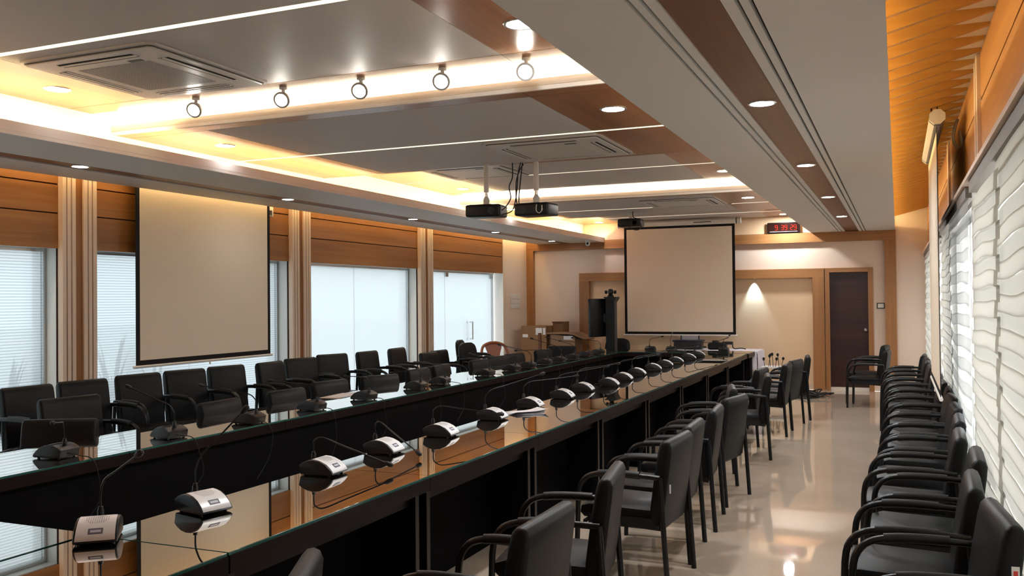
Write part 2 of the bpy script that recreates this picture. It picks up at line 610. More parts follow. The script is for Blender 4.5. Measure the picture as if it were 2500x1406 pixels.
box('door_frame', (-1.19, -1.11, YF - .06, YF + .06, 0, 2.16), 'wood_band_z', d2)
box('door_frame', (-0.475, -0.395, YF - .06, YF + .06, 0, 2.16), 'wood_band_z', d2)
box('door_frame', (-1.11, -0.475, YF - .06, YF + .06, 2.085, 2.16), 'wood_band', d2)
box('threshold', (-1.11, -0.475, YF - .03, YF + .05, 0, .06), 'cream_plastic', d2)
MB().lathe([(.028, 0), (.028, -.015), (.012, -.02), (.012, -.05), (.027, -.055), (.03, -.075), (.018, -.09)], (-0.525, YF, 1.07), 14, 'Y').build('door_knob', 'steel', d2)
lsw = thing('light_switch', 'single light switch with dark rim right of the brown door', 'switch', (-0.275, YF + .03, 1.49))
MB().rbox(-.065, .065, -.012, 0, -.05, .05, .004, 1).build('rim', 'dark_grey', lsw)
box('rocker_plate', (-.048, .048, -.017, -.011, -.035, .035), 'cream_plastic', lsw)
struct(box('baseboard_far', (-5.57, -1.395, YF + .015, YF + .04, 0, .09), 'strip_cream'), 'low skirting')

# ---- right wall and windows with zebra blinds
wr = MB()
wr.box(XR + .01, .75, YB, YF + .1, 2.30, 3.4)
for a, b in ((YB, 1.0), (6.18, 6.42), (10.40, 10.75), (16.55, YF + .1)):
    wr.box(XR + .01, .75, a, b, 0, 2.30)
wr.box(XR + .01, .75, YB, YF + .1, 0, 0.28)
wall_right = struct(wr.build('wall_right', 'wall_white'), 'window wall on the right')
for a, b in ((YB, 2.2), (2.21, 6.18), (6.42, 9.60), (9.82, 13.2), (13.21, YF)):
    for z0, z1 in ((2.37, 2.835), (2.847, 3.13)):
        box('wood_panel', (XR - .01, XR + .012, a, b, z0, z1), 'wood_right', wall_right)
for k, (a, b) in enumerate(((6.18, 6.42), (9.60, 9.82))):
    t = struct(box('trim_%d' % (20 + k), (XR - .005, XR + .012, a, b, 2.37, 3.13), 'groove_brown'), 'pair of cream strips on the wood panel')
    box('cream_strip', (XR - .03, XR, a, a + .10, 2.37, 3.13), 'strip_cream', t)
    box('cream_strip', (XR - .03, XR, b - .10, b, 2.37, 3.13), 'strip_cream', t)
WINS = [(1.0, 6.18, (1.05, 4.62, 6.14)), (6.42, 10.40, (6.46, 8.62, 10.36)), (10.75, 16.55, (10.8, 13.6, 16.5))]
PITCH, ZT = 0.153, 2.28
for k, (a, b, cols) in enumerate(WINS):
    w = struct(MB().box(.56, .62, a, a + .05, .28, 2.30).box(.56, .62, b - .05, b, .28, 2.30).box(.56, .62, (a + b) / 2 - .03, (a + b) / 2 + .03, .28, 2.30)
               .box(.56, .62, a, b, 2.25, 2.30).box(.56, .62, a, b, .28, .33).build('window_%d' % (k + 6), 'white_plastic'), 'window behind the blinds')
    for ci in range(len(cols) - 1):
        y0, y1 = cols[ci], cols[ci + 1]
        which = ['nearest window, near half', 'nearest window, far half', 'middle window, near half', 'middle window, far half', 'far window, near half', 'far window, far half'][k * 2 + ci]
        bl = thing('zebra_blind', 'white banded fabric blind on the ' + which, 'blind', (0, 0, 0), 0, 'banded blinds on the right windows')
        box('headrail', (.405, .455, y0 - .003, y1 + .003, ZT, ZT + .07), 'rail_shade', bl)
        nseg = max(6, int((y1 - y0) / .22))
        rnd = random.Random(k * 7 + ci)
        phs = rnd.random() * 6

        def wav(y, j):
            return .012 * math.sin(y * 2.1 + phs + j * .35) + .006 * math.sin(y * 5.3 + j)
        nb = int((ZT - .32) / PITCH)
        dzc = .0 if ci == 0 else .05
        ya, yb = (y0, y1 + .14) if ci == 0 else (y0 - .03, y1)
        xo = 0.0 if ci == 0 else -.006
        mts = ('blind_opaque', 'blind_sheer') if (k, ci) != (1, 0) else ('blind_open', 'blind_clear')

        def edge(y, q):
            return min(ZT + .01, ZT - q * PITCH / 2 - dzc + (wav(y, q) if q else 0))
        for j in range(nb * 2):
            part = 'fabric_band' if j % 2 == 0 else 'sheer_band'
            V, F = [], []
            for i in range(nseg + 1):
                y = ya + (yb - ya) * i / nseg
                dx = xo + .005 * math.sin(y * 3.1 + j * .3 + phs)
                x = .424 if j % 2 == 0 else .431
                zt, zb = edge(y, j) + .004, edge(y, j + 1) - .004
                V += [(x + dx, y, zt), (x + dx - (.003 if j % 2 == 0 else 0), y, (zt + zb) / 2), (x + dx - (.005 if j % 2 == 0 else 0), y, zb)]
            for i in range(nseg):
                q = i * 3
                F += [(q, q + 3, q + 4, q + 1), (q + 1, q + 4, q + 5, q + 2)]
            MB().add(V, F, True).build(part, mts[j % 2], bl)
        box('bottom_bar', (.41, .43, y0, y1, ZT - nb * PITCH - dzc - .03, ZT - nb * PITCH - dzc), 'screen_case', bl)
struct(box('trim_30', (.385, .505, YB, YF, 2.352, 2.378), 'strip_cream'), 'pale ledge over the blinds')
for y, nme in ((6.30, 'nearer'), (10.58, 'farther')):
    struct(box('trim_%d' % (31 if y < 7 else 32), (.435, .51, y - .06, y + .06, .28, 2.30), 'white_plastic'), 'white mullion post between the blinds, %s' % nme)
# blue sheet fence out of doors, beyond the blinds
tag(box('sheet_fence', (.78, 1.45, 20.0, 20.05, -.16, 4.2), 'blue_sheet'), 'blue sheet fence outside the middle window', 'fence')

# ---- back wall (behind the viewer)
struct(box('wall_back', (-7.3, .9, YB - .15, YB, 0, 3.4), 'wall_cream'), 'cream wall behind the viewer')

# ---- ceiling
CX0, CX1 = -5.70, -0.95
ceiling = struct(MB().box(-7.3, 0.9, YB, YF + .2, 3.40, 3.55).build('ceiling', 'cove_white'), 'stepped ceiling of grey panels in wood borders')
BAYZ = [(YB, 5.15, ZA, 'A'), (5.36, 8.20, ZB, 'B'), (8.24, 11.36, ZA, 'C'), (11.57, 14.15, ZB, 'D'), (14.19, YF, ZA, 'E')]
for y0, y1, z, nm in BAYZ:
    px0, px1 = (-4.90, -2.16) if nm in 'ACE' else (-4.90, -2.21)
    e0 = .0 if nm == 'A' else (.16 if nm in 'BD' else .05)
    e1 = .21 if nm in 'AC' else (.04 if nm in 'BD' else .0)
    p0, p1 = y0 + e0, y1 - e1
    box('bay_slab', (CX0, CX1, y0, y1, z + .012, z + .05), 'groove_brown', ceiling)
    # grey panels divided by the line lights
    cut = {'A': [0.9, 3.70], 'B': [6.88], 'C': [9.88], 'D': [13.05], 'E': [15.9]}[nm]
    ys = [p0] + cut + [p1]
    for i in range(len(ys) - 1):
        g = .025
        box('grey_panel', (px0, px1, ys[i] + (g if i else .003), ys[i + 1] - (g if i < len(ys) - 2 else .003), z, z + .02), 'ceiling_grey', ceiling)
        for xa, xb in ((CX0, px0 - .004), (px1 + .004, CX1)):
            box('wood_border', (xa, xb, ys[i] + (g if i else .003), ys[i + 1] - (g if i < len(ys) - 2 else .003), z, z + .02), 'wood_ceiling', ceiling)
    if e0:
        for xa, xb in ((CX0, px0 - .004), (px0, px1), (px1 + .004, CX1)):
            box('wood_border', (xa, xb, y0, p0 - .003, z, z + .02), 'wood_ceiling_x', ceiling)
    if e1:
        for xa, xb in ((CX0, px0 - .004), (px0, px1), (px1 + .004, CX1)):
            box('wood_border', (xa, xb, p1 + .003, y1, z, z + .02), 'wood_ceiling_x', ceiling)
# step edges with coves (B and D face the viewer), plain risers on the far side
for k, (yl, yw) in enumerate(((5.36, 5.55), (11.57, 11.76))):
    t = struct(box('trim_%d' % (3 + k), (CX0, CX1, yl - .02, yl, ZB - .004, ZB + .022), 'lip_lit'), 'cream lip of the lowered ceiling bay')
    box('lip_board', (CX0, CX1, yl - .015, yl, ZB + .026, ZB + .07), 'lip_glow', t)
    box('cove_back', (CX0, CX1, yw, yw + .03, ZB + .02, 3.40), 'cove_white', t)
    box('cove_top', (CX0, CX1, yl - .26, yw + .02, 3.26, 3.28), 'cove_white', t)
    nm = ['nearer', 'farther'][k]
    tag(box('led_strip', (CX0 + .02, CX1 - .02, yl + .03, yl + .05, ZB + .055, ZB + .065), 'led_white'), 'warm light strip hidden in the %s cross cove of ceiling' % nm, 'light strip')
for k, ye in enumerate((8.20, 14.15)):
    struct(box('trim_%d' % (5 + k), (CX0, CX1, ye, ye + .03, ZB, ZA + .05), 'wood_ceiling_x'), 'wood riser at the far edge of the lowered bay')

# left soffit (light cove on its inner edge, wall-wash slot on its outer edge)
ls = struct(MB().box(-6.65, -5.72, YB, YF, 2.79, 2.86).build('trim_7', 'gap_black'), 'left ceiling soffit')
box('soffit_board', (-6.65, -6.165, YB, YF, 2.76, 2.79), 'beam_grey', ls)
box('soffit_board', (-5.955, -5.25, YB, YF, 2.76, 2.79), 'beam_grey', ls)
box('wood_inlay', (-6.155, -5.965, YB, YF, 2.768, 2.79), 'wood_strip', ls)
box('cove_shelf', (-5.74, -5.25, YB, YF, 2.79, 2.80), 'cove_white', ls)
box('fascia_lip', (-5.265, -5.245, YB, YF, 2.755, 2.778), 'lip_cream', ls)
box('fascia_board', (-5.262, -5.247, YB, YF, 2.782, 2.845), 'lip_cream', ls)
box('cove_back', (-5.735, -5.70, YB, YF, 2.80, 3.40), 'cove_white', ls)
box('slot_top', (-6.90, -6.6, YB, YF, 3.02, 3.05), 'cove_white', ls)
box('slot_back', (-6.65, -6.62, YB, YF, 2.80, 3.05), 'cove_white', ls)
tag(box('led_strip', (-5.32, -5.30, YB + .05, YF - .05, 2.805, 2.815), 'led_yellow'), 'yellow light strip in the long cove of the left soffit', 'light strip')
tag(box('led_strip', (-6.74, -6.72, YB + .05, YF - .05, 2.98, 2.99), 'led_orange'), 'warm light strip in slot above the left wood panelling', 'light strip')

# right beam
rb = struct(MB().box(-1.40, -0.04, YB, YF, 2.83, 2.86).build('trim_8', 'gap_black'), 'right ceiling beam')
for xa, xb in ((-1.41, -.949), (-.932, -.899), (-.882, -.838), (-.612, -.564), (-.547, -.513), (-.496, -.03)):
    box('beam_board', (xa, xb, YB, YF, 2.80, 2.835), 'beam_grey', rb)
box('wood_inlay', (-.836, -.614, YB, YF, 2.808, 2.835), 'wood_strip', rb)
box('cove_lip', (-1.41, -1.395, YB, YF, 2.835, 2.885), 'lip_cream', rb)
box('cove_lip', (-.045, -.03, YB, YF, 2.835, 2.875), 'lip_cream', rb)
box('cove_shelf', (-1.395, -.95, YB, YF, 2.86, 2.866), 'cove_white', rb)
box('cove_shelf', (-.42, -.045, YB, YF, 2.86, 2.866), 'cove_white', rb)
box('cove_back', (-.95, -.93, YB, YF, 2.86, 3.40), 'cove_white', rb)
box('cove_back', (-.44, -.42, YB, YF, 2.86, 3.40), 'cove_white', rb)
tag(box('led_strip', (-1.34, -1.32, YB + .05, YF - .05, 2.868, 2.878), 'led_orange'), 'warm light strip in the cove left of the right ceiling beam', 'light strip')
tag(box('led_strip', (-.375, -.355, YB + .05, YF - .05, 2.93, 2.94), 'led_slat'), 'yellow light strip in the cove beside the wood slats', 'light strip')

# slatted strip over the window
sb = struct(box('trim_9', (-.42, .5, YB, YF, 3.135, 3.16), 'slat_backing'), 'pale ceiling strip carrying wood slats')
slat0 = None
for i in range(64):
    y = -0.35 + i * .279
    if y > 16.4:
        break
    if slat0 is None:
        slat0 = MB().prism([(-.29, 3.135), (-.29, 2.919), (.475, 3.118), (.475, 3.135)], -.017, .017).build('slat', 'wood_slat', sb)
        slat0.location = (0, y, 0)
    else:
        o = slat0.copy()
        COL.objects.link(o)
        o.parent = sb
        o.location = (0, y, 0)

# ---- line lights flush in the ceiling
for y, z, x0, x1, mt, lab in ((3.70, ZA, CX0, -1.42, 'line_light', 'broad light line across ceiling before the nearest air conditioner'),
                              (6.88, ZB, CX0, -1.45, 'line_light', 'bright thin light line across ceiling before the second air conditioner'),
                              (9.88, ZA, CX0, -1.45, 'line_soft', 'soft light line across ceiling behind the two projectors'),
                              (13.05, ZB, CX0, -3.30, 'line_soft', 'faint light line left of the far ceiling air conditioner'),
                              (13.05, ZB, -2.15, -1.45, 'line_soft', 'short light line right of the far ceiling air conditioner'),
                              (15.9, ZA, CX0, -1.45, 'line_soft', 'light line across ceiling in front of the far projection screen')):
    t = thing('line_light', lab, 'light strip')
    if y < 5:
        box('diffuser', (x0, x1, y - .021, y - .003, z - .002, z + .01), mt, t)
        box('diffuser', (x0, x1, y + .003, y + .021, z - .002, z + .01), mt, t)
        box('carrier', (x0, x1, y - .021, y + .021, z + .006, z + .011), 'strip_cream', t)
    else:
        box('diffuser', (x0, x1, y - .012, y + .012, z - .002, z + .01), mt, t)
        box('carrier', (x0, x1, y - .018, y + .018, z + .006, z + .011), 'strip_cream', t)

# ---- downlights
dl = {}


def downlight(x, y, z, r, label, group, lens='down_lens'):
    s_ = r / .07
    if lens not in dl:
        t = dl[lens] = thing('recessed_downlight', label, 'ceiling light', (x, y, z), 0, group)
        MB().lathe([(.068, .004), (.069, -.004), (.080, -.005), (.084, -.001), (.084, .004)], n_=28).build('trim_ring', 'chrome_ring', t)
        MB().lathe([(.066, .003), (.066, -.003), (.02, -.0035)], n_=28).build('lens', lens, t)
        t.scale = (s_, s_, 1)
    else:
        dup(dl[lens], (x, y, z), 0, label, group, (s_, s_, 1))


for i, y in enumerate((5.51, 8.27, 11.03, 13.79)):
    downlight(-.725, y, 2.806, .07, '%s downlight from the front in the wood inlay of right beam' % ORD[i], 'downlights in the right beam')
for i, y in enumerate((2.6, 5.36, 8.07, 10.82, 13.57, 16.2)):
    if y > 3:
        downlight(-6.06, y, 2.766, .062, '%s downlight from the front in the left soffit inlay' % ORD[i - 1], 'downlights in the left soffit', 'down_lens_small')
for i, (y, z) in enumerate(((4.43, ZA), (6.12, ZB), (10.56, ZA), (12.34, ZB), (16.55, ZA))):
    downlight(-1.82, y, z - .001, .08, '%s downlight from the front on the wood border beside right beam' % ORD[i], 'downlights in the right wood border')
for i, (y, z) in enumerate(((4.45, ZA), (6.12, ZB), (10.7, ZA), (12.3, ZB), (16.6, ZA))):
    downlight(-5.24, y, z - .001, .075, '%s downlight from the front beside the yellow left cove' % ORD[i], 'downlights in the left wood border', 'down_lens_small')
# wall spot in the alcove lintel
ws2 = thing('wall_spot', 'small cool spot under the alcove lintel shining down the far wall', 'ceiling light', (-2.42, YF - .02, 2.0))
MB().lathe([(.03, .0), (.03, -.008), (.036, -.01), (.036, 0)], n_=16).build('ring', 'chrome_ring', ws2)
sl = bpy.data.lights.new('spot_beam', 'SPOT')
sl.energy = 26
sl.color = (.50, .76, 1.0)
sl.spot_size = math.radians(62)
sl.spot_blend = .7
sl.shadow_soft_size = .02
slo = bpy.data.objects.new('spot_beam', sl)
COL.objects.link(slo)
slo.parent = ws2
slo.location = (0, -.02, -.015)
slo.rotation_euler = (math.radians(8), 0, 0)

# ---- adjustable spot heads under the cross cove
for i, x in enumerate((-4.60, -3.84, -3.22, -2.62, -2.05)):
    t = thing('spot_head', '%s spot head from the left under the near cross cove' % ORD[i], 'ceiling light', (x, 5.07, ZA), 0, 'spot heads under the cross cove')
    MB().lathe([(.026, 0), (.026, -.012), (.012, -.014), (.012, -.05)], n_=14).build('stem', 'white_plastic', t)
    hd = MB().lathe([(.030, .03), (.044, .02), (.056, -.012), (.056, -.022), (.043, -.024), (.041, -.016)], n_=24)
    M_ = Matrix.Translation((0, -.01, -.085)) @ Matrix.Rotation(math.radians(-58), 4, 'X') @ Matrix.Rotation(0, 4, 'Z')
    M_ = Matrix.Translation((0, -.01, -.082)) @ Matrix.Rotation(math.radians(14), 4, 'Z') @ Matrix.Rotation(math.radians(-62), 4, 'X')
    h = hd.xf(M_).build('head', 'ring_grey', t)
    MB().lathe([(.041, -.016), (.041, -.0175), (.01, -.018)], n_=24).xf(M_).build('lens', 'spot_lens', h)
    MB().lathe([(.024, .05), (.034, .045), (.038, .028), (.030, .026)], n_=14).xf(M_).build('heat_sink', 'chrome_ring', h)

# ---- ceiling cassette air conditioners
def cassette(x0, y0, s_, z, label, mesh=True):
    t = thing('cassette_air_conditioner', label, 'air conditioner', (x0, y0, z), 0, 'ceiling cassette units')
    hs = s_ / 2

    def sq(i, c):
        return [(-i, -i + c), (-i + c, -i), (i - c, -i), (i, -i + c), (i, i - c), (i - c, i), (-i + c, i), (-i, i - c)]
    MB().prism(sq(hs, .04), -.012, .004, axis='Z').build('frame', 'ac_white', t)
    MB().prism(sq(hs * .955, .02), -.016, -.011, axis='Z').build('frame_shadow', 'ac_mesh', t)
    i = hs * .94
    MB().prism(sq(i, .02), -.026, -.015, .004, 1, axis='Z').build('panel', 'ac_white', t)
    g = hs * .54
    gr = MB().prism([(-g, -g), (g, -g), (g, g), (-g, g)], -.0275, -.0255, axis='Z').build('intake_grille', 'ac_white', t)
    if mesh:
        dots = MB()
        nd = 34
        for k in range(nd):
            for j in range(nd):
                qx, qy = -g + 2 * g * (k + .5) / nd, -g + 2 * g * (j + .5) / nd
                w_ = .0062
                dots.add([(qx - w_, qy - w_, -.0278), (qx + w_, qy - w_, -.0278), (qx + w_, qy + w_, -.0278), (qx - w_, qy + w_, -.0278)], [(0, 1, 2, 3)])
        dots.build('grille_holes', 'ac_mesh', gr)
    for a in range(4):
        R_ = Matrix.Rotation(a * PI / 2, 4, 'Z')
        MB().box(-hs * .56, hs * .56, hs * .72, hs * .745, -.0275, -.0255).box(-hs * .56, hs * .56, hs * .79, hs * .825, -.0275, -.0255).xf(R_).build('outlet_slot', 'gap_black', t)
        MB().box(-hs * .57, hs * .57, hs * .745, hs * .785, -.031, -.0255).xf(R_).build('louver', 'ac_white', t)
        MB().box(-hs * .57, hs * .57, hs * .69, hs * .715, -.030, -.0255).xf(R_).build('louver', 'ac_white', t)
    box('remote_sensor', (g * .55, g * .55 + .10, -hs * .62, -hs * .56, -.0285, -.0255), 'dark_grey', t)


cassette(-4.34, 4.37, 1.06, ZA, 'nearest ceiling air conditioner beside the yellow cove, with perforated grille')
cassette(-2.72, 7.50, 1.05, ZB, 'second ceiling air conditioner above the hanging projectors', False)
cassette(-4.40, 9.30, 1.0, ZA, 'ceiling air conditioner partly hidden behind the projector poles', False)
cassette(-2.72, 12.45, 1.05, ZB, 'far ceiling air conditioner in front of the far projection screen', False)

# ---- projection screens
def screen(name_lab, w, ztop, zbot, loc, rz, tube_r=.05, ends=True, tube=True, border=.05, caseext=.1):
    """cloth in the local xz plane, facing local -y"""
    t = thing('projection_screen', name_lab, 'projection screen', loc, rz)
    hw = w / 2
    box('cloth', (-hw, hw, -.002, .002, zbot, ztop), 'screen_black', t)
    top = border * 1.0
    box('viewing_surface', (-hw + border, hw - border, -.004, -.0015, zbot + border, ztop - top), 'screen_cloth', t)
    MB().tube([(-hw - .03, 0, zbot - .012), (hw + .03, 0, zbot - .012)], .014, 10).build('weight_bar', 'screen_case', t)
    MB().tube([(0, -.004, zbot - .028), (0, -.004, zbot - .05)], .01, 8).build('pull_tab', 'screen_case', t)
    if tube:
        prof = [(tube_r * math.cos(PI / 8 + k * PI / 4), ztop + tube_r * .8 + tube_r * math.sin(PI / 8 + k * PI / 4)) for k in range(8)]
        c = MB().prism([(a, b) for a, b in prof], -hw - caseext, hw + caseext, axis='X').build('case', 'screen_case', t)
        for sx in (-1, 1):
            MB().prism([(a * 1.06, ztop + tube_r * .8 + (b - ztop - tube_r * .8) * 1.06) for a, b in prof], sx * (hw + caseext), sx * (hw + caseext + .012), axis='X').build('end_cap', 'white_plastic', c)
            MB().prism([(a * 1.03, ztop + tube_r * .8 + (b - ztop - tube_r * .8) * 1.03) for a, b in prof], sx * (hw + caseext * .35) - .008, sx * (hw + caseext * .35) + .008, axis='X').build('case_band', 'screen_black', c)
    return t


screen('projection screen pulled down in front of left wood panelling', 2.04, 2.945, 1.05, (-6.79, 7.67, 0), PI / 2, .042, caseext=.04)
screen('projection screen hanging before the far wall under third projector', 2.06, 3.0, 0.985, (-3.72, 16.6, 0), 0, .055)
bpy.context.view_layer.update()
sc3 = screen('projection screen seen edge on, hung from the slats by the blinds', 2.0, 2.93, 0.90, (.285, 8.45, 0), -PI / 2, .055)
box('case_lettering', (.30, .62, -.0575, -.0555, 3.03, 3.045), 'dark_grey', [o for o in bpy.data.objects if o.name.startswith('projection_screen.001')][0])
hk = tag(MB().tube(smooth_path([(.285, 7.46, 3.045), (.27, 7.46, 3.03), (.25, 7.46, 3.04), (.25, 7.46, 3.06)], 4), .006, 6).tube([(.285, 7.46, 3.03), (.295, 7.46, 3.12)], .004, 6).build('ceiling_hook', 'groove_brown'), 'dark hook holding the near end of the edge on screen', 'hook')
hk2 = tag(MB().tube(smooth_path([(.43, 7.55, 2.98), (.40, 7.56, 2.86), (.42, 7.58, 2.78), (.46, 7.62, 2.80), (.45, 7.6, 2.9)], 4), .012, 6).build('hanging_cable', 'cable_grey'), 'knotted cable hanging at the wood panel beside the screen', 'cable')

# ================================================================== FURNITURE
# ---- conference tables
def table(label, x0, x1, y0, y1, inner, axis='Y', ends=(True, True), modesty=True, group='conference table units', mo=.36):
    """axis: long direction; inner: side (+1/-1 on the short axis) that carries the modesty panel"""
    t = thing('conference_table', label, 'table', ((x0 + x1) / 2, (y0 + y1) / 2, 0), 0, group)
    hx, hy = (x1 - x0) / 2, (y1 - y0) / 2
    g = .0025
    a, b = (0, g) if axis == 'Y' else (g, 0)
    MB().box(-hx + a, hx - a, -hy + b, hy - b, .672, .738).build('tabletop', 'table_wood', t)
    gp = MB().box(-hx + .006 + a, hx - .006 - a, -hy + .006 * (axis == 'X') + b, hy - .006 * (axis == 'X') - b, .7385, .748).build('glass_top', 'glass_edge', t)
    MB().box(-hx + .008 + a, hx - .008 - a, -hy + .008 * (axis == 'X') + b, hy - .008 * (axis == 'X') - b, .7475, .75).build('glass_surface', 'table_glass', gp)
    if axis == 'Y':
        if modesty:
            xm = inner * (hx - mo)
            box('modesty_panel', (xm - .01, xm + .01, -hy, hy, .0, .672), 'table_black', t)
        for s_, on in ((-1, ends[0]), (1, ends[1])):
            if on:
                ye = s_ * (hy - .06)
                box('end_panel', (-hx + .05, hx - .05, ye - .018, ye + .018, 0, .672), 'table_black', t)
                if mo > .1:
                    box('panel_edging', (hx - .052, hx - .046, ye - .018, ye + .018, 0, .672), 'table_edge_light', t)
        if mo > .1:
            box('apron', (hx - .10, hx - .08, -hy + .05, hy - .05, .60, .672), 'table_wood', t)
    else:
        ym = inner * (hy - .12)
        box('modesty_panel', (-hx, hx, ym - .01, ym + .01, .0, .672), 'table_black', t)
        for s_, on in ((-1, ends[0]), (1, ends[1])):
            if on:
                xe = s_ * (hx - .06)
                box('end_panel', (xe - .018, xe + .018, -hy + .04, hy - .04, 0, .672), 'table_black', t)
    return t


NT = 8
L_ = (14.92 - 2.635) / NT
for i in range(NT):
    table('glass topped unit of the right table row, %s from the front' % ORD[i], -2.935, -2.245, 2.635 + i * L_, 2.635 + (i + 1) * L_, -1)
    table('glass topped unit of the left table row, %s from the front' % ORD[i], -5.065, -4.355, 2.68 + i * L_, 2.68 + (i + 1) * L_, 1, mo=.045, ends=(i == 0, i == NT - 1))
table('glass topped corner unit joining the right row and the near cross table', -2.935, -2.245, 1.93, 2.63, -1, modesty=False)
table('near cross table unit beside the corner, at the lower left', -4.40, -2.94, 1.93, 2.665, 1, 'X')
table('near cross table unit at the left end', -5.86, -4.405, 1.93, 2.665, 1, 'X')
table('far cross table unit on the left, before the video cart', -5.10, -3.665, 14.985, 15.66, -1, 'X')
table('far cross table unit on the right, end leg showing past the right row', -3.66, -2.225, 14.985, 15.66, -1, 'X')

# ---- chairs
def make_chair(name, label, cat='chair', group=None, rounded=False, leather='black_leather'):
    t = thing(name, label, cat, (0, 0, 0), 0, group)
    # seat with a slightly domed front edge
    MB().prism([(-.22, .385), (.235, .375), (.262, .40), (.255, .445), (.20, .462), (-.20, .452), (-.225, .43)], -.236, .236, .02, 2).build('seat', leather, t)
    MB().prism([(-.235, .335), (.20, .355), (.21, .385), (-.235, .385)], -.225, .225, .006, 1).build('seat_frame', 'black_plastic', t)
    bk = [(-.215, .345), (-.178, .36), (-.172, .46), (-.196, .64), (-.222, .79), (-.233, .83), (-.250, .848), (-.272, .852), (-.292, .842), (-.303, .815), (-.298, .76), (-.272, .56), (-.25, .40), (-.245, .35)]
    if rounded:
        V, F, NS, NR = [], [], 18, 17
        for k in range(NR):
            t_ = -.985 + 1.97 * k / (NR - 1)
            sc_ = (1 - abs(t_) ** 4) ** .25
            z = .615 + .255 * t_
            xc = -.205 - .075 * (k / (NR - 1))
            for q in range(NS):
                a = 2 * PI * q / NS
                ca, sa = math.cos(a), math.sin(a)
                V.append((xc + .048 * (.35 + .65 * sc_) * math.copysign(abs(ca) ** .6, ca), .248 * sc_ * math.copysign(abs(sa) ** .6, sa), z))
        for k in range(NR - 1):
            for q in range(NS):
                F.append((k * NS + q, k * NS + (q + 1) % NS, (k + 1) * NS + (q + 1) % NS, (k + 1) * NS + q))
        F += [tuple(range(NS))[::-1], tuple((NR - 1) * NS + q for q in range(NS))]
        MB().add(V, F, True).build('backrest', leather, t)
    else:
        MB().prism(bk, -.252, .252, .022, 3).build('backrest', leather, t)
    w = .278
    for s_ in (-1, 1):
        MB().tube([(.262, s_ * w, 0), (.258, s_ * w, .26), (.250, s_ * w, .50)], .0155, 10).build('leg', 'black_metal', t)
        MB().tube([(-.285, s_ * w, 0), (-.262, s_ * w, .35), (-.242, s_ * w, .648)], .0165, 10).build('leg', 'black_metal', t)
        ar = MB().tube(smooth_path([(.250, s_ * w, .495), (.238, s_ * w, .565), (.200, s_ * w, .618), (.14, s_ * w, .643), (.06, s_ * w, .650), (-.10, s_ * w, .651), (-.246, s_ * w, .645)], 3), .0155, 10).build('armrest', 'black_metal', t)
        MB().tube(smooth_path([(.125, s_ * w, .647), (.06, s_ * w, .653), (-.04, s_ * w, .655), (-.125, s_ * w, .653)], 3), .0215, 12).build('arm_pad', 'black_pad', ar)
        box('side_bracket', (-.235, .20, s_ * .240 - .006, s_ * .240 + .006, .345, .405), 'black_plastic', t)
    for xx in (.21, -.22):
        MB().tube([(xx, -w, .365), (xx, w, .365)], .012, 8).build('crossbar', 'black_metal', t)
    return t


chair0 = make_chair('visitor_chair', 'black leather armchair', group='black armchairs beside the right table')
used = [False]


def chair(x, y, deg, label, group, back=True, sz=None, src=None):
    """x, y: middle of the backrest top; deg: heading the sitter faces (0 = +X)"""
    a = math.radians(deg)
    cx, cy = x + .265 * math.cos(a), y + .265 * math.sin(a)
    s0 = src or chair0
    if s0 is chair0 and not used[0]:
        used[0] = True
        s0.location = (cx, cy, 0)
        s0.rotation_euler = (0, 0, a)
        s0['label'] = label
        s0['group'] = group
        return s0
    return dup(s0, (cx, cy, 0), a, label, group, sz)


gR = 'black armchairs beside the right table'
RROW = [(-1.68, 2.28, -26, ''), (-1.24, 3.21, 1, ''), (-1.26, 4.15, -9, ''), (-1.21, 5.30, 3, ''), (-1.24, 5.92, -2, ''), (-1.25, 6.76, -4, ''),
        (-1.24, 7.55, 10, ''), (-1.40, 8.40, -12, 'turned towards the table'), (-1.27, 9.80, -8, ''), (-1.44, 10.6, 5, ''), (-1.25, 11.45, 1, ''), (-1.22, 12.15, 10, ''), (-1.15, 13.05, -6, 'last before the cables')]
for i, (x, y, a, ex) in enumerate(RROW):
    chair(x, y, 180 - a, 'black armchair, %s from the front beside the right table%s' % (ORD[i], ', ' + ex if ex else ''), gR)
gW = 'black armchairs along the window blinds'
RW = [3.86, 4.50, 5.24, 5.98, 6.74, 7.46, 8.14, 8.82, 9.52, 10.22, 10.92, 11.62, 12.32, 13.0, 13.66]
for i, y in enumerate(RW):
    dx = [.0, -.05, .02, -.02, .02, .04, .05, .06, .04, .03, .02, .0, -.02, -.01, -.03][i]
    chair(.345 + dx, y, 180 + [5, -2, -2, -2, -2, 1, 3, -2, 2, -3, 0, 2, -2, 1, -4][i], 'black leather armchair, %s from the front in the row against window blinds' % ORD[i], gW)
gL = 'tall black armchairs along the left glazing'
LW = [(-6.55, 5.26, 2), (-6.56, 5.82, 8), (-6.6, 6.49, 10), (-6.55, 7.04, 11), (-6.52, 7.61, 9), (-6.45, 8.24, -3), (-6.52, 8.9, 14), (-6.6, 9.67, 18), (-6.5, 10.33, 1), (-6.52, 11.14, -4)]
for i, (x, y, a) in enumerate(LW):
    chair(x, y, -a, 'tall black armchair, %s from the left in the row before the frosted glass' % ORD[i], gL, sz=(1, .93, 1.165))
chair(-6.45, 11.95, 0, 'lower black armchair, eleventh from the left before the frosted glass', gL, sz=(1, 1, 1.04))
chair(-6.56, 12.5, 0, 'lower black armchair by the glass door, left of the rounded office chairs', gL, sz=(1, 1, 1.04))
gT = 'black armchairs tucked under the left table'
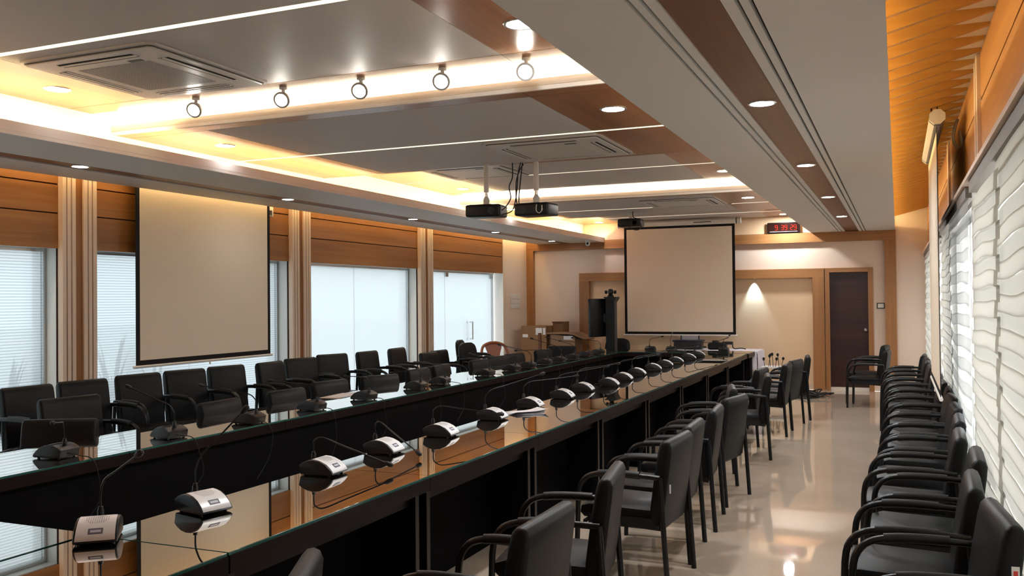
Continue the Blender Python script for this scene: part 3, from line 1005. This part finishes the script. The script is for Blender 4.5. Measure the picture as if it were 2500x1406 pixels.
TR = [(-5.42, 4.62, 60), (-6.0, 5.2, 10), (-5.16, 5.94, -3), (-5.2, 6.88, 2), (-5.34, 7.78, 8), (-5.2, 8.52, 20), (-5.24, 9.44, 0), (-5.29, 10.12, -5), (-5.24, 11.16, 4), (-5.29, 11.88, 10), (-5.31, 12.54, 9), (-5.25, 13.57, 8)]
for i, (x, y, a) in enumerate(TR):
    sz = (1, 1, 1.09) if i == 1 else None
    chair(x, y, -a, 'black leather armchair, %s from the left behind the left table row' % ORD[i], gT, sz=sz)
chair(-5.35, 14.75, 270, 'black armchair before the lectern at the far end of left table', gT)
gD = 'black armchairs in front of the brown door'
chair(-.19, 15.16, 172, 'black armchair before the brown door, the farther of two', gD, sz=(1, 1, 1.06))
chair(-.16, 14.62, 174, 'black armchair before the brown door, the nearer of two', gD)
ch_r = make_chair('office_chair', 'rounded black office chair before the glass door, the left one turned away', group='rounded office chairs', rounded=True)
ch_r.location = (-6.42, 13.55, 0)
ch_r.rotation_euler = (0, 0, math.radians(12))
ch_r.scale = (1, 1, 1.15)
chair(-6.30, 12.98, -6, 'rounded black office chair before the glass door, beside the brown plastic chair', 'rounded office chairs', sz=(1, 1, 1.13), src=ch_r)
chair(-4.98, 16.88, 269, 'dark blue black office chair behind the video cart at the far table', 'rounded office chairs', sz=(1, 1, 1.03), src=ch_r)

for o in bpy.data.objects:
    if o.name.startswith('visitor_chair') and o.get('label', '').startswith('black leather armchair, first from the front in the row against'):
        box('care_tag', (-.276, -.250, .252, .2545, .665, .71), 'paper', o)
        box('care_tag_mark', (-.270, -.256, .2544, .2552, .675, .695), 'tag_red', o)
    if o.get('label', '').startswith('black armchair, fourth from the front beside'):
        box('care_tag', (-.300, -.292, .2515, .2545, .56, .61), 'paper', o)

# brown moulded plastic chair
pc = thing('plastic_chair', 'brown moulded plastic armchair with slotted back by the glass door', 'chair', (-6.27, 14.22, 0), math.radians(-40))
MB().prism([(-.22, .40), (.22, .42), (.25, .41), (.25, .435), (.22, .45), (-.22, .425)], -.22, .22, .01, 2).build('seat', 'brown_plastic', pc)
arch = smooth_path([(-.20, -.25, .42), (-.23, -.26, .62), (-.27, -.22, .83), (-.29, -.10, .90), (-.295, 0, .91), (-.29, .10, .90), (-.27, .22, .83), (-.23, .26, .62), (-.20, .25, .42)], 4)
MB().tube(arch, .026, 8).build('back_frame', 'brown_plastic', pc)
V, F = [], []
for k in range(7):
    z = .42 + .47 * k / 6
    hw = [.085, .085, .09, .10, .12, .15, .17][k]
    x = -.21 - .085 * k / 6
    V += [(x, -hw, z), (x, hw, z), (x - .014, hw, z), (x - .014, -hw, z)]
for k in range(6):
    q = k * 4
    for a in range(4):
        F.append((q + a, q + (a + 1) % 4, q + 4 + (a + 1) % 4, q + 4 + a))
F += [(3, 2, 1, 0), (24, 25, 26, 27)]
MB().add(V, F, False).build('back_splat', 'brown_plastic', pc)
for s_ in (-1, 1):
    MB().tube(smooth_path([(-.23, s_ * .26, .63), (.0, s_ * .285, .66), (.18, s_ * .28, .64), (.24, s_ * .265, .56), (.25, s_ * .25, .42)], 4), .022, 8).build('armrest', 'brown_plastic', pc)
    MB().tube([(.25, s_ * .245, 0), (.23, s_ * .23, .42)], [.018, .028], 8).build('leg', 'brown_plastic', pc)
    MB().tube([(-.27, s_ * .245, 0), (-.21, s_ * .225, .42)], [.018, .028], 8).build('leg', 'brown_plastic', pc)

# ---- desk microphones
def neck_pts(S, T, droop=0.0):
    S, T = Vector(S), Vector(T)
    up = S + Vector((0, 0, .07))
    d = (T - up)
    mid = up + d * .14 + Vector((0, 0, .022))
    return smooth_path([S, S + Vector((0, 0, .045)), up + d * .03, mid, up + d * .45 + Vector((0, 0, .014 + droop)), T], 5)


mic_proto = {}


def mic(x, y, heading, tip, label, group, z=.75, dark=False, cable=None, s_=1.0):
    """heading: direction (deg) that the silver face looks; tip: world position of the microphone head"""
    a = math.radians(heading)
    t = thing('desk_microphone', label, 'microphone', (x, y, z), a, group)
    t.scale = (s_, s_, s_)
    key = 'd' if dark else 's'
    if key not in mic_proto:
        top = [(-.105, .052), (-.085, .066), (-.055, .078), (-.02, .083), (.02, .078), (.06, .060), (.092, .032), (.102, .016)]
        body = MB().prism([(-.095, .006), (.088, .006), (.104, .013)] + top[::-1], -.078, .078, .006, 2).build('base_body', 'black_plastic')
        V, F = [], []
        pl = [(-.028, .0855), (.0, .0835), (.025, .0775), (.06, .0625), (.085, .042), (.100, .024)]
        for k, (px, pz) in enumerate(pl):
            hw = .066 + .004 * k / 5
            V += [(px, -hw, pz), (px, hw, pz), (px, hw, pz - .008), (px, -hw, pz - .008)]
        for k in range(len(pl) - 1):
            q = k * 4
            for c in range(4):
                F.append((q + c, q + (c + 1) % 4, q + 4 + (c + 1) % 4, q + 4 + c))
        e = (len(pl) - 1) * 4
        F += [(3, 2, 1, 0), (e, e + 1, e + 2, e + 3)]
        panel = MB().add(V, F, True).build('top_panel', 'black_plastic' if dark else 'silver')

        def on(px):
            for (a0, b0), (a1, b1) in zip(pl, pl[1:]):
                if a0 <= px <= a1:
                    return b0 + (b1 - b0) * (px - a0) / (a1 - a0)
            return pl[-1][1]
        hb = MB()
        for iy in range(-5, 6):
            for ix in range(9):
                if (iy / 5.5) ** 2 + ((ix - 4) / 5.0) ** 2 > 1.05:
                    continue
                cx, cy = -.018 + ix * .0068, iy * .0078
                zc = on(cx) + .0005
                sl_ = (on(cx + .003) - on(cx - .003)) / .006
                hb.add([(cx + .0019 * math.cos(q * PI / 3), cy + .0019 * math.sin(q * PI / 3), zc + sl_ * .0019 * math.cos(q * PI / 3)) for q in range(6)], [tuple(range(6))])
        holes = hb.build('speaker_grille', 'hole_dark')
        za, zb = on(.066), on(.086)
        disp = MB().add([(.066, -.026, za + .0008), (.066, .026, za + .0008), (.086, .026, zb + .0008), (.086, -.026, zb + .0008), (.066, -.026, za - .002), (.066, .026, za - .002), (.086, .026, zb - .002), (.086, -.026, zb - .002)],
                        [(0, 1, 2, 3), (4, 7, 6, 5), (0, 4, 5, 1), (1, 5, 6, 2), (2, 6, 7, 3), (3, 7, 4, 0)]).build('display', 'lcd')
        za, zb = on(.072), on(.081)
        txt = MB().add([(.072, -.019, za + .0012), (.072, .019, za + .0012), (.081, .019, zb + .0012), (.081, -.019, zb + .0012)], [(0, 1, 2, 3)]).build('display_text', 'lcd_text')
        sock = MB().lathe([(.013, .07), (.013, .10), (.010, .104), (.010, .112), (.0075, .114)], (-.062, 0, 0), 12).build('neck_socket', 'black_metal')
        feet = MB()
        for fx in (-.075, .07):
            for fy in (-.06, .06):
                feet.lathe([(.008, 0), (.008, .008)], (fx, fy, 0), 8)
        feet = feet.build('rubber_feet', 'black_metal')
        mic_proto[key] = (body, panel, holes, disp, txt, sock, feet)
        parts = mic_proto[key]
    else:
        parts = [o.copy() for o in mic_proto[key]]
        for o in parts:
            COL.objects.link(o)
    body, panel, holes, disp, txt, sock, feet = parts
    for o in (body, panel, sock, feet):
        o.parent = t
    for o in (holes, disp, txt):
        o.parent = panel
    W = Matrix.Translation((x, y, z)) @ Matrix.Rotation(a, 4, 'Z') @ Matrix.Scale(s_, 4)
    Wi = W.inverted()
    S = Vector((-.062, 0, .112))
    T = Wi @ Vector(tip)
    pts = neck_pts(S, T)
    nk = MB().tube(pts, .0042, 7).build('gooseneck', 'black_metal', t)
    d = (pts[-1] - pts[-2]).normalized()
    e0 = pts[-1]
    MB().tube([e0 - d * .012, e0 - d * .004, e0 + d * .004, e0 + d * .018, e0 + d * .030, e0 + d * .036], [.006, .0105, .0125, .0135, .0115, .005], 12).build('foam_head', 'black_pad', nk)
    if cable:
        pts = [Wi @ Vector(q) for q in cable]
        MB().tube(smooth_path([(-.10, .02, .03)] + [tuple(q) for q in pts], 4), .0033, 6).build('cable', 'cable_black', t)
    return t


gM = 'silver desk microphones on the right table'
RM = [(-2.85, 2.60, -50, (-2.63, 2.58, 1.09)), (-2.80, 3.12, -14, (-2.70, 3.26, 1.17)), (-2.80, 4.02, 2, (-2.50, 4.16, .80)), (-2.84, 4.70, 2, (-2.55, 4.58, .79)), (-2.83, 5.42, 3, (-2.47, 5.56, .895)),
      (-2.85, 6.30, 2, (-2.55, 6.55, 1.08)), (-2.86, 7.10, 4, (-2.55, 7.35, 1.0)), (-2.84, 7.84, 4, (-2.50, 8.08, 1.03)), (-2.87, 8.52, 5, (-2.62, 8.86, 1.0)), (-2.78, 9.10, 8, (-2.45, 9.25, 1.05)), (-2.83, 9.80, 6, (-2.5, 10.0, 1.02)),
      (-2.86, 10.5, 8, (-2.6, 10.8, 1.0)), (-2.86, 11.27, 10, (-2.5, 11.4, .98)), (-2.87, 11.95, 9, (-2.5, 12.2, 1.0)), (-2.87, 12.6, 8, (-2.5, 12.7, .97)), (-2.86, 13.4, 8, (-2.48, 13.45, .84)), (-2.86, 14.1, 8, (-2.52, 14.3, .96))]
for i, (x, y, a, tp) in enumerate(RM):
    mic(x, y, a, tp, 'silver topped gooseneck desk microphone on right table row, %s from the front' % ORD[i], gM,
        cable=[(x - .10, y + .02, .768), (-2.955, y + .05, .756), (-2.968, y + .07, .70), (-2.96, y + .10, .45)] if i else None)
gM2 = 'desk microphones on the left table seen from behind'
LM = [(-4.61, 3.90, (-4.42, 3.72, .985)), (-4.54, 4.73, (-4.70, 4.55, 1.10)), (-4.50, 5.50, (-4.69, 5.23, 1.05)), (-4.54, 6.35, (-4.82, 6.19, 1.0)), (-4.54, 7.16, (-4.81, 7.28, .95)), (-4.58, 8.2, (-4.90, 8.29, .90)),
      (-4.59, 8.76, (-4.88, 8.57, .99)), (-4.56, 9.87, (-4.83, 10.04, 1.0)), (-4.55, 10.65, (-4.72, 10.45, .80)), (-4.54, 11.16, (-4.86, 11.0, 1.06)), (-4.54, 11.78, (-4.88, 11.62, .95)), (-4.53, 12.3, (-4.85, 12.14, 1.09)),
      (-4.54, 12.93, (-4.86, 12.77, 1.08)), (-4.55, 13.62, (-4.9, 13.45, 1.0)), (-4.55, 14.25, (-4.9, 14.05, 1.02))]
for i, (x, y, tp) in enumerate(LM):
    q = random.Random(i)
    mic(x, y, 180 + q.uniform(-14, 10), tp, 'black desk microphone on left table row, %s from the left, its back turned' % ORD[i], gM2, dark=True,
        cable=[(-4.40, y - .02, .775), (-4.345, y + .02, .752), (-4.325, y + q.uniform(.0, .06), .66), (-4.335, y + q.uniform(.02, .12), .50), (-4.36, y + q.uniform(-.1, .1), .36)])
gM3 = 'desk microphones on the far cross table'
for i, (x, y, tp) in enumerate(((-3.93, 15.30, (-3.72, 15.25, 1.0)), (-3.57, 15.33, (-3.57, 15.36, 1.05)), (-2.66, 15.2, (-2.6, 15.35, 1.02)))):
    mic(x, y, 90, tp, '%s from the left of the dark microphones on far cross table' % ORD[i], gM3, dark=True)

# ---- papers
pp = thing('paper_stack', 'loose white printed sheets on right table beside the seventh microphone', 'paper', (-2.76, 6.72, .7503), .5)
for k in range(4):
    V, F = [], []
    for i in range(6):
        for j in range(5):
            u, w = -.15 + .06 * i, -.105 + .0525 * j
            V.append((u + .01 * k, w + .006 * k, .0012 + k * .0016 + .020 * max(0, (i - 3) / 2) ** 2 * (k / 3) + .012 * max(0, (1.2 - j)) * (k / 3)))
    for i in range(5):
        for j in range(4):
            F.append((i * 5 + j, (i + 1) * 5 + j, (i + 1) * 5 + j + 1, i * 5 + j + 1))
    MB().add(V, F, True).build('sheet', 'paper', pp).rotation_euler = (0, 0, .12 * k)
pk = thing('paper_sheet', 'pinkish sheets lying flat on the left table edge', 'paper', (-4.95, 7.45, .7503), .1)
box('sheet', (-.10, .10, -.30, .16, 0, .002), 'paper_pink', pk)
box('sheet', (-.06, .12, -.22, .22, .002, .004), 'paper', pk)
hd = thing('earphones', 'small white clip with thin blue black cables on near cross table', 'cable', (-3.46, 2.56, .7503))
MB().rbox(-.03, .03, -.012, .012, .004, .024, .006, 2).build('clip', 'white_plastic', hd)
MB().tube(smooth_path([(-.10, .02, .006), (-.05, .01, .012), (.0, .0, .014), (.06, -.02, .012), (.09, -.015, .006)], 4), .005, 6).build('cable', 'navy_plastic', hd)
MB().tube(smooth_path([(-.10, -.03, .006), (-.04, -.01, .012), (.02, .01, .02), (.08, .02, .008)], 4), .004, 6).build('cable', 'white_plastic', hd)

# ---- projectors
def projector(x, y, z, rz, ztop, label, flip=1, sx=.36, pole=True, handle=True):
    t = thing('projector', label, 'projector', (x, y, z), rz, 'ceiling projectors')
    hx = sx / 2
    MB().rbox(-hx, hx, -.13, .13, -.06, .06, .022, 3).build('body', 'black_plastic', t)
    box('vent', (-hx - .003, -hx + .004, -.09, .09, -.03, .03), 'dark_grey', t)
    box('lid', (-hx + .03, hx - .12, -.08, .08, .058, .066), 'dark_grey', t)
    MB().lathe([(.036, 0), (.036, .02), (.030, .022), (.026, .012)], (flip * (hx - .09), -.13, -.005), 16, 'Y').build('lens_ring', 'dark_grey', t)
    if handle:
        MB().tube(smooth_path([(hx - .115, -.131, .04), (hx - .115, -.136, -.02), (hx - .085, -.138, -.042), (hx - .06, -.136, -.02), (hx - .06, -.131, .03)], 4), .006, 6).build('handle', 'steel', t)
    mt = MB()
    mt.box(-.06, .06, -.05, .05, .062, .072)
    mt.tube([(0, 0, .072), (0, 0, .10)], .03, 12).build('mount_plate', 'screen_case', t)
    MB().tube([(0, 0, .10), (0, 0, .125), (0, 0, .15)], [.034, .030, .016], 12).build('ball_joint', 'screen_case', t)
    MB().tube([(0, 0, .15), (0, 0, .19)], .017, 10).build('collar', 'steel', t)
    if pole:
        MB().tube([(0, 0, .19), (0, 0, ztop - z)], .025, 14).build('pole', 'screen_case', t)
    return t


projector(-3.73, 8.14, 2.53, math.radians(6), ZB, 'left one of the two black projectors hanging on ceiling poles', handle=False)
projector(-3.20, 8.14, 2.52, math.radians(-4), ZB, 'right one of the two black projectors hanging on ceiling poles', flip=-1)
projector(-3.78, 13.6, 2.82, 0, ZB, 'third black projector close to ceiling before the far screen', sx=.36, pole=True, handle=False)
for k, pts in enumerate(([(-3.44, 8.12, 2.99), (-3.44, 8.12, 2.85), (-3.48, 8.13, 2.76), (-3.46, 8.12, 2.65), (-3.50, 8.1, 2.57), (-3.56, 8.1, 2.52)],
                         [(-3.36, 8.14, 2.99), (-3.38, 8.12, 2.88), (-3.39, 8.12, 2.75), (-3.41, 8.12, 2.62), (-3.44, 8.1, 2.52), (-3.54, 8.1, 2.49)],
                         [(-3.32, 8.12, 2.97), (-3.36, 8.12, 2.92), (-3.40, 8.12, 2.80), (-3.40, 8.12, 2.62), (-3.36, 8.1, 2.56), (-3.28, 8.1, 2.54)],
                         [(-3.35, 8.16, 2.99), (-3.37, 8.15, 2.80), (-3.38, 8.14, 2.66), (-3.36, 8.1, 2.57), (-3.30, 8.1, 2.52)])):
    tag(MB().tube(smooth_path(pts, 5), .006, 6).build('projector_cable', 'cable_black'), '%s of the black cables dangling between the two hanging projectors' % ORD[k], 'cable', 'projector cables')
tag(MB().tube(smooth_path([(-3.72, 13.5, 2.99), (-3.70, 13.45, 2.90), (-3.62, 13.42, 2.86), (-3.57, 13.42, 2.76), (-3.62, 13.42, 2.70), (-3.72, 13.42, 2.72), (-3.80, 13.44, 2.80)], 5), .007, 6).build('projector_cable', 'cable_black'),
    'looped black cable beside the third projector', 'cable')

# ---- digital clock, dome camera
ck = thing('digital_clock', 'black wall clock with red digits above the far wood frame', 'clock', (-1.88, YF - .02, 2.905))
MB().rbox(-.285, .285, -.035, .0, -.10, .10, .008, 2).build('case', 'black_plastic', ck)
fc = box('face', (-.27, .27, -.038, -.034, -.085, .088), 'clock_glass', ck)
SEG = {'9': 'abcdfg', '3': 'abcdg', '2': 'abged'}


def digit(cx, cz, ch, h_=.082):
    w_, th = h_ * .5, h_ * .11
    g_ = {'a': (0, h_ / 2, 1), 'g': (0, 0, 1), 'd': (0, -h_ / 2, 1), 'b': (w_ / 2, h_ / 4, 0), 'c': (w_ / 2, -h_ / 4, 0), 'f': (-w_ / 2, h_ / 4, 0), 'e': (-w_ / 2, -h_ / 4, 0)}
    mb = MB()
    for q in SEG[ch]:
        x, z, hz = g_[q]
        if hz:
            mb.box(cx + x - w_ / 2 + th * .4, cx + x + w_ / 2 - th * .4, -.041, -.037, cz + z - th / 2, cz + z + th / 2)
        else:
            mb.box(cx + x - th / 2, cx + x + th / 2, -.041, -.037, cz + z - h_ / 4 + th * .4, cz + z + h_ / 4 - th * .4)
    mb.build('digit', 'digit_red', fc)


for cx, ch in ((-.125, '9'), (-.02, '3'), (.04, '9'), (.14, '2'), (.20, '9')):
    digit(cx, .005, ch)
box('legend', (-.24, .24, -.0395, -.037, -.072, -.064), 'print_grey', fc)
cc = thing('dome_camera', 'small white security camera under the far end of left soffit', 'camera', (-5.34, 16.2, 2.755))
MB().lathe([(.05, 0), (.05, -.02), (.04, -.025)], n_=18).build('mount', 'white_plastic', cc)
MB().lathe([(.001, .05), (.03, .04), (.043, .012), (.043, -.02), (.03, -.045), (.001, -.052)], (0, 0, -.055), 18).build('eyeball', 'white_plastic', cc)
MB().lathe([(.02, 0), (.02, -.012), (.01, -.014)], (.008, -.038, -.062), 14, 'Y').build('lens', 'black_plastic', cc)

# ---- far end objects
cb = thing('cardboard_box', 'tall brown cardboard box in the far left corner with white labels', 'box', (-6.38, 16.35, 0))
box('carton', (-.30, .22, -.22, .25, 0, 1.145), 'cardboard', cb)
for x0, x1, z0, z1 in ((.0, .13, .98, 1.11), (.15, .20, .98, 1.11), (-.27, -.16, .93, .99), (.06, .11, .84, .92), (.12, .18, .60, .68)):
    box('white_label', (x0, x1, -.2235, -.2195, z0, z1), 'paper', cb)
box('tape', (-.302, .222, -.02, .04, 1.144, 1.147), 'cardboard_dark', cb)
cb2 = thing('cardboard_box', 'narrow taller brown carton behind the labelled corner box', 'box', (-6.03, 16.6, 0))
box('carton', (-.12, .09, -.15, .2, 0, 1.22), 'cardboard', cb2)
box('top_flap', (-.12, .09, -.19, -.15, 1.20, 1.225), 'cardboard_dark', cb2)
st = thing('wooden_stand', 'slim dark wooden post standing before the cardboard boxes', 'stand', (-6.15, 15.75, 0))
box('post', (-.025, .025, -.025, .025, .02, 1.03), 'cardboard_dark', st)
box('foot', (-.12, .12, -.12, .12, 0, .02), 'cardboard_dark', st)
le = thing('lectern', 'light wood lectern with sloped overhanging top near the far left corner', 'lectern', (-5.78, 16.2, 0))
MB().prism([(-.24, .12), (.24, .12), (.24, .95), (-.24, 1.0)], -.22, .22).build('body', 'podium_wood', le)
box('base', (-.27, .27, -.25, .25, 0, .12), 'podium_wood', le)
MB().prism([(-.30, 1.005), (.20, 1.0), (.46, .90), (.47, .915), (.21, 1.025), (-.30, 1.028)], -.27, .27).build('reading_top', 'podium_wood', le)
box('edge_strip', (-.262, -.238, -.225, -.20, .12, 1.0), 'cardboard_dark', le)
box('nameplate', (.02, .20, -.2235, -.2195, .90, .97), 'paper', le)
box('notice', (-.10, -.01, -.2235, -.2195, .67, .77), 'paper', le)
vc = thing('video_cart', 'black video conference cart with a screen seen edge on', 'cart', (-4.86, 16.02, 0))
MB().box(-.07, .08, -.06, .10, .05, 1.66).build('column', 'black_plastic', vc)
MB().box(.082, .10, -.05, .09, .05, 1.62).build('column_cover', 'dark_grey', vc)
MB().rbox(-.28, .28, -.20, .20, .0, .06, .02, 2).build('base', 'black_plastic', vc)
MB().prism([(-.06, 1.66), (.10, 1.60), (.14, 1.66), (.14, 1.69), (-.10, 1.69)], -.12, .12).build('camera_shelf', 'black_plastic', vc)
tv = MB().rbox(-.035, .035, -.36, .36, -.36, .34, .01, 2).xf(Matrix.Translation((-.17, -.05, 1.32)) @ Matrix.Rotation(math.radians(-16), 4, 'Z')).build('monitor', 'black_plastic', vc)
MB().box(-.039, -.036, -.34, .34, -.33, .32).xf(Matrix.Translation((-.17, -.05, 1.32)) @ Matrix.Rotation(math.radians(-16), 4, 'Z')).build('monitor_glass', 'clock_glass', tv)
MB().box(-.14, -.06, -.02, .03, 1.22, 1.38).build('bracket', 'dark_grey', vc)
pz = thing('video_camera', 'black pan tilt camera on top of the video cart', 'camera', (-4.85, 16.02, 1.69))
MB().lathe([(.06, 0), (.06, .02), (.04, .035), (.03, .05)], n_=18).build('base', 'black_plastic', pz)
MB().lathe([(.001, .06), (.035, .05), (.05, .02), (.05, -.02), (.035, -.05), (.001, -.06)], (0, 0, .09), 18).build('head', 'black_plastic', pz)
for s_ in (-1, 1):
    MB().lathe([(.03, -.02), (.035, 0), (.03, .02)], (s_ * .085, 0, .088), 14, 'X').build('side_pod', 'black_plastic', pz)
MB().lathe([(.024, 0), (.024, -.02), (.016, -.022)], (0, -.045, .09), 14, 'Y').build('lens', 'dark_grey', pz)

et = thing('equipment_table', 'plain table under white cloth behind the right end of far cross table', 'table', (-2.97, 16.09, 0))
box('tabletop', (-.78, .76, -.40, .40, .70, .735), 'podium_wood', et)
for sx in (-.70, .68):
    for sy in (-.34, .34):
        MB().tube([(sx, sy, 0), (sx, sy, .70)], .02, 8).build('leg', 'steel', et)
tcl = thing('table_cloth', 'white cloth spread over the equipment table below the far screen', 'tablecloth', (-2.97, 16.09, .735))
box('cloth_top', (-.79, .77, -.41, .41, 0, .006), 'cloth_white', tcl)
for sx in (-.79, .77):
    V, F = [], []
    for i in range(13):
        y = -.41 + .82 * i / 12
        dx = .012 * math.sin(i * 1.7)
        o_ = math.copysign(1, sx)
        V += [(sx, y, .006), (sx + o_ * (.012 + dx * .3), y, -.04), (sx + o_ * (.018 + dx), y, -.45)]
    for i in range(12):
        for k in range(2):
            F.append((i * 3 + k, i * 3 + k + 1, i * 3 + 4 + k, i * 3 + 3 + k))
    MB().add(V, F, True).build('cloth_drop', 'cloth_white', tcl)
V, F = [], []
for i in range(25):
    x = -.79 + 1.56 * i / 24
    dy = .012 * math.sin(i * 1.9)
    V += [(x, -.41, .006), (x, -.422 + dy * .3, -.04), (x, -.425 + dy, -.30)]
for i in range(24):
    for k in range(2):
        F.append((i * 3 + k, i * 3 + k + 1, i * 3 + 4 + k, i * 3 + 3 + k))
MB().add(V, F, True).build('cloth_drop', 'cloth_white', tcl)
pr = thing('printer', 'black printer with raised tray on the white clothed table', 'printer', (-3.45, 16.15, .742))
MB().rbox(-.24, .24, -.15, .15, 0, .14, .015, 2).build('body', 'black_plastic', pr)
MB().rbox(-.27, .26, -.13, .15, .135, .165, .01, 2).build('lid', 'navy_plastic', pr)
MB().box(-.16, .16, .12, .13, .16, .235).build('paper_tray', 'print_grey', pr)
for s_ in (-1, 1):
    box('tray_post', (s_ * .16 - .008, s_ * .16 + .008, .11, .125, .16, .24), 'navy_plastic', pr)
bg = thing('camera_bag', 'black camcorder and bag heaped beside the printer on white cloth', 'bag', (-2.93, 16.15, .742))
MB().rbox(-.17, .15, -.10, .10, 0, .12, .035, 3).build('bag_body', 'black_leather', bg)
MB().rbox(-.10, .02, -.06, .06, .10, .165, .02, 2).build('bag_flap', 'black_plastic', bg)
MB().rbox(.12, .26, -.05, .05, .09, .145, .015, 2).build('camcorder', 'black_plastic', bg)
MB().tube(smooth_path([(-.18, .0, .03), (-.10, -.02, .09), (.0, -.04, .15), (.12, -.05, .19), (.2, -.05, .215)], 4), .006, 6).build('tripod_arm', 'dark_grey', bg)
MB().tube(smooth_path([(.25, 0, .1), (.26, -.01, .04), (.30, -.02, .02), (.40, -.02, .03), (.48, 0, .015)], 4), .010, 6).build('strap', 'cable_black', bg)

wt = thing('side_table', 'small white side table between the far table and the alcove post', 'table', (-2.10, 16.3, 0))
MB().rbox(-.36, .30, -.22, .22, .43, .455, .008, 2).build('tabletop', 'white_plastic', wt)
for sx in (-.30, .24):
    for sy in (-.17, .17):
        MB().tube([(sx, sy, 0), (sx, sy, .43)], .014, 8).build('leg', 'white_plastic', wt)
for i in range(12):
    q = random.Random(i + 40)
    x = -2.38 + .048 * i + q.uniform(-.02, .02)
    y = 16.25 + q.uniform(-.12, .1)
    hh = q.uniform(.10, .24)
    lx = q.uniform(-.04, .04)
    t = thing('spare_microphone', '%s from the left of spare gooseneck microphones bunched on the white side table' % ORD[i], 'microphone', (x, y, .455), 0, 'spare goosenecks on the side table')
    nk = MB().tube([(0, 0, 0), (lx * .4, 0, hh * .5), (lx, 0, hh)], .005, 6).build('gooseneck', 'black_metal', t)
    MB().tube([(lx, 0, hh - .01), (lx, 0, hh + .01), (lx * 1.1, 0, hh + .03), (lx * 1.15, 0, hh + .045)], [.010, .022, .022, .008], 10).build('foam_head', 'black_pad', nk)
for i in range(7):
    q = random.Random(i + 90)
    cx, cy = -1.38 + q.uniform(-.12, .12), 15.9 + q.uniform(-.25, .3)
    pts = []
    rr = q.uniform(.12, .26)
    for k in range(14):
        a = k * .62 + i
        pts.append((cx + rr * math.cos(a) * (1 + .25 * math.sin(k)), cy + rr * 1.2 * math.sin(a), .012 + .012 * i * (.5 + .5 * math.sin(k * 1.3))))
    tag(MB().tube(smooth_path(pts, 3), .011, 6).build('cable_coil', 'cable_black'), '%s black cable loop in the heap on floor near the alcove post' % ORD[i], 'cable', 'cable heap on the floor')

# small green pilot light on the second chair of the right row
gl = tag(MB().lathe([(.001, .006), (.006, .003), (.006, -.003), (.001, -.006)], (-1.42, 2.925, .60), 10).build('pilot_light', 'led_green'), 'tiny green pilot light at side of second right row chair', 'light')

# ---- plants outside the left glazing
def plant(x, y, label, seed, n_=20, hmax=1.45):
    q = random.Random(seed)
    t = thing('potted_plant', label, 'plant', (x, y, -.16), 0, 'plants outside the left glazing')
    MB().lathe([(.13, 0), (.16, .30), (.17, .32), (.15, .32), (.14, .28), (.01, .28)], n_=16).build('pot', 'concrete', t)
    for i in range(n_):
        a = q.uniform(0, 2 * PI)
        ln = q.uniform(.5, 1) * hmax
        rr = q.uniform(.08, .28)
        V, F = [], []
        for k in range(6):
            u = k / 5
            px, py, pz_ = rr * u * u * math.cos(a), rr * u * u * math.sin(a), .28 + ln * u - .18 * u ** 3
            wd = .03 * (1 - u) ** .6 + .002
            V += [(px - wd * math.sin(a), py + wd * math.cos(a), pz_), (px + wd * math.sin(a), py - wd * math.cos(a), pz_)]
        for k in range(5):
            F.append((k * 2, k * 2 + 1, k * 2 + 3, k * 2 + 2))
        MB().add(V, F, True).build('leaf', 'leaf', t)


plant(-7.42, 6.95, 'long leaved plant outside the glass left of the left projection screen', 3)
plant(-7.42, 5.75, 'long leaved plant outside the glass at the left edge', 5, hmax=1.3)
plant(-7.42, 7.55, 'long leaved plant outside the glass below left projection screen', 8, hmax=1.3)
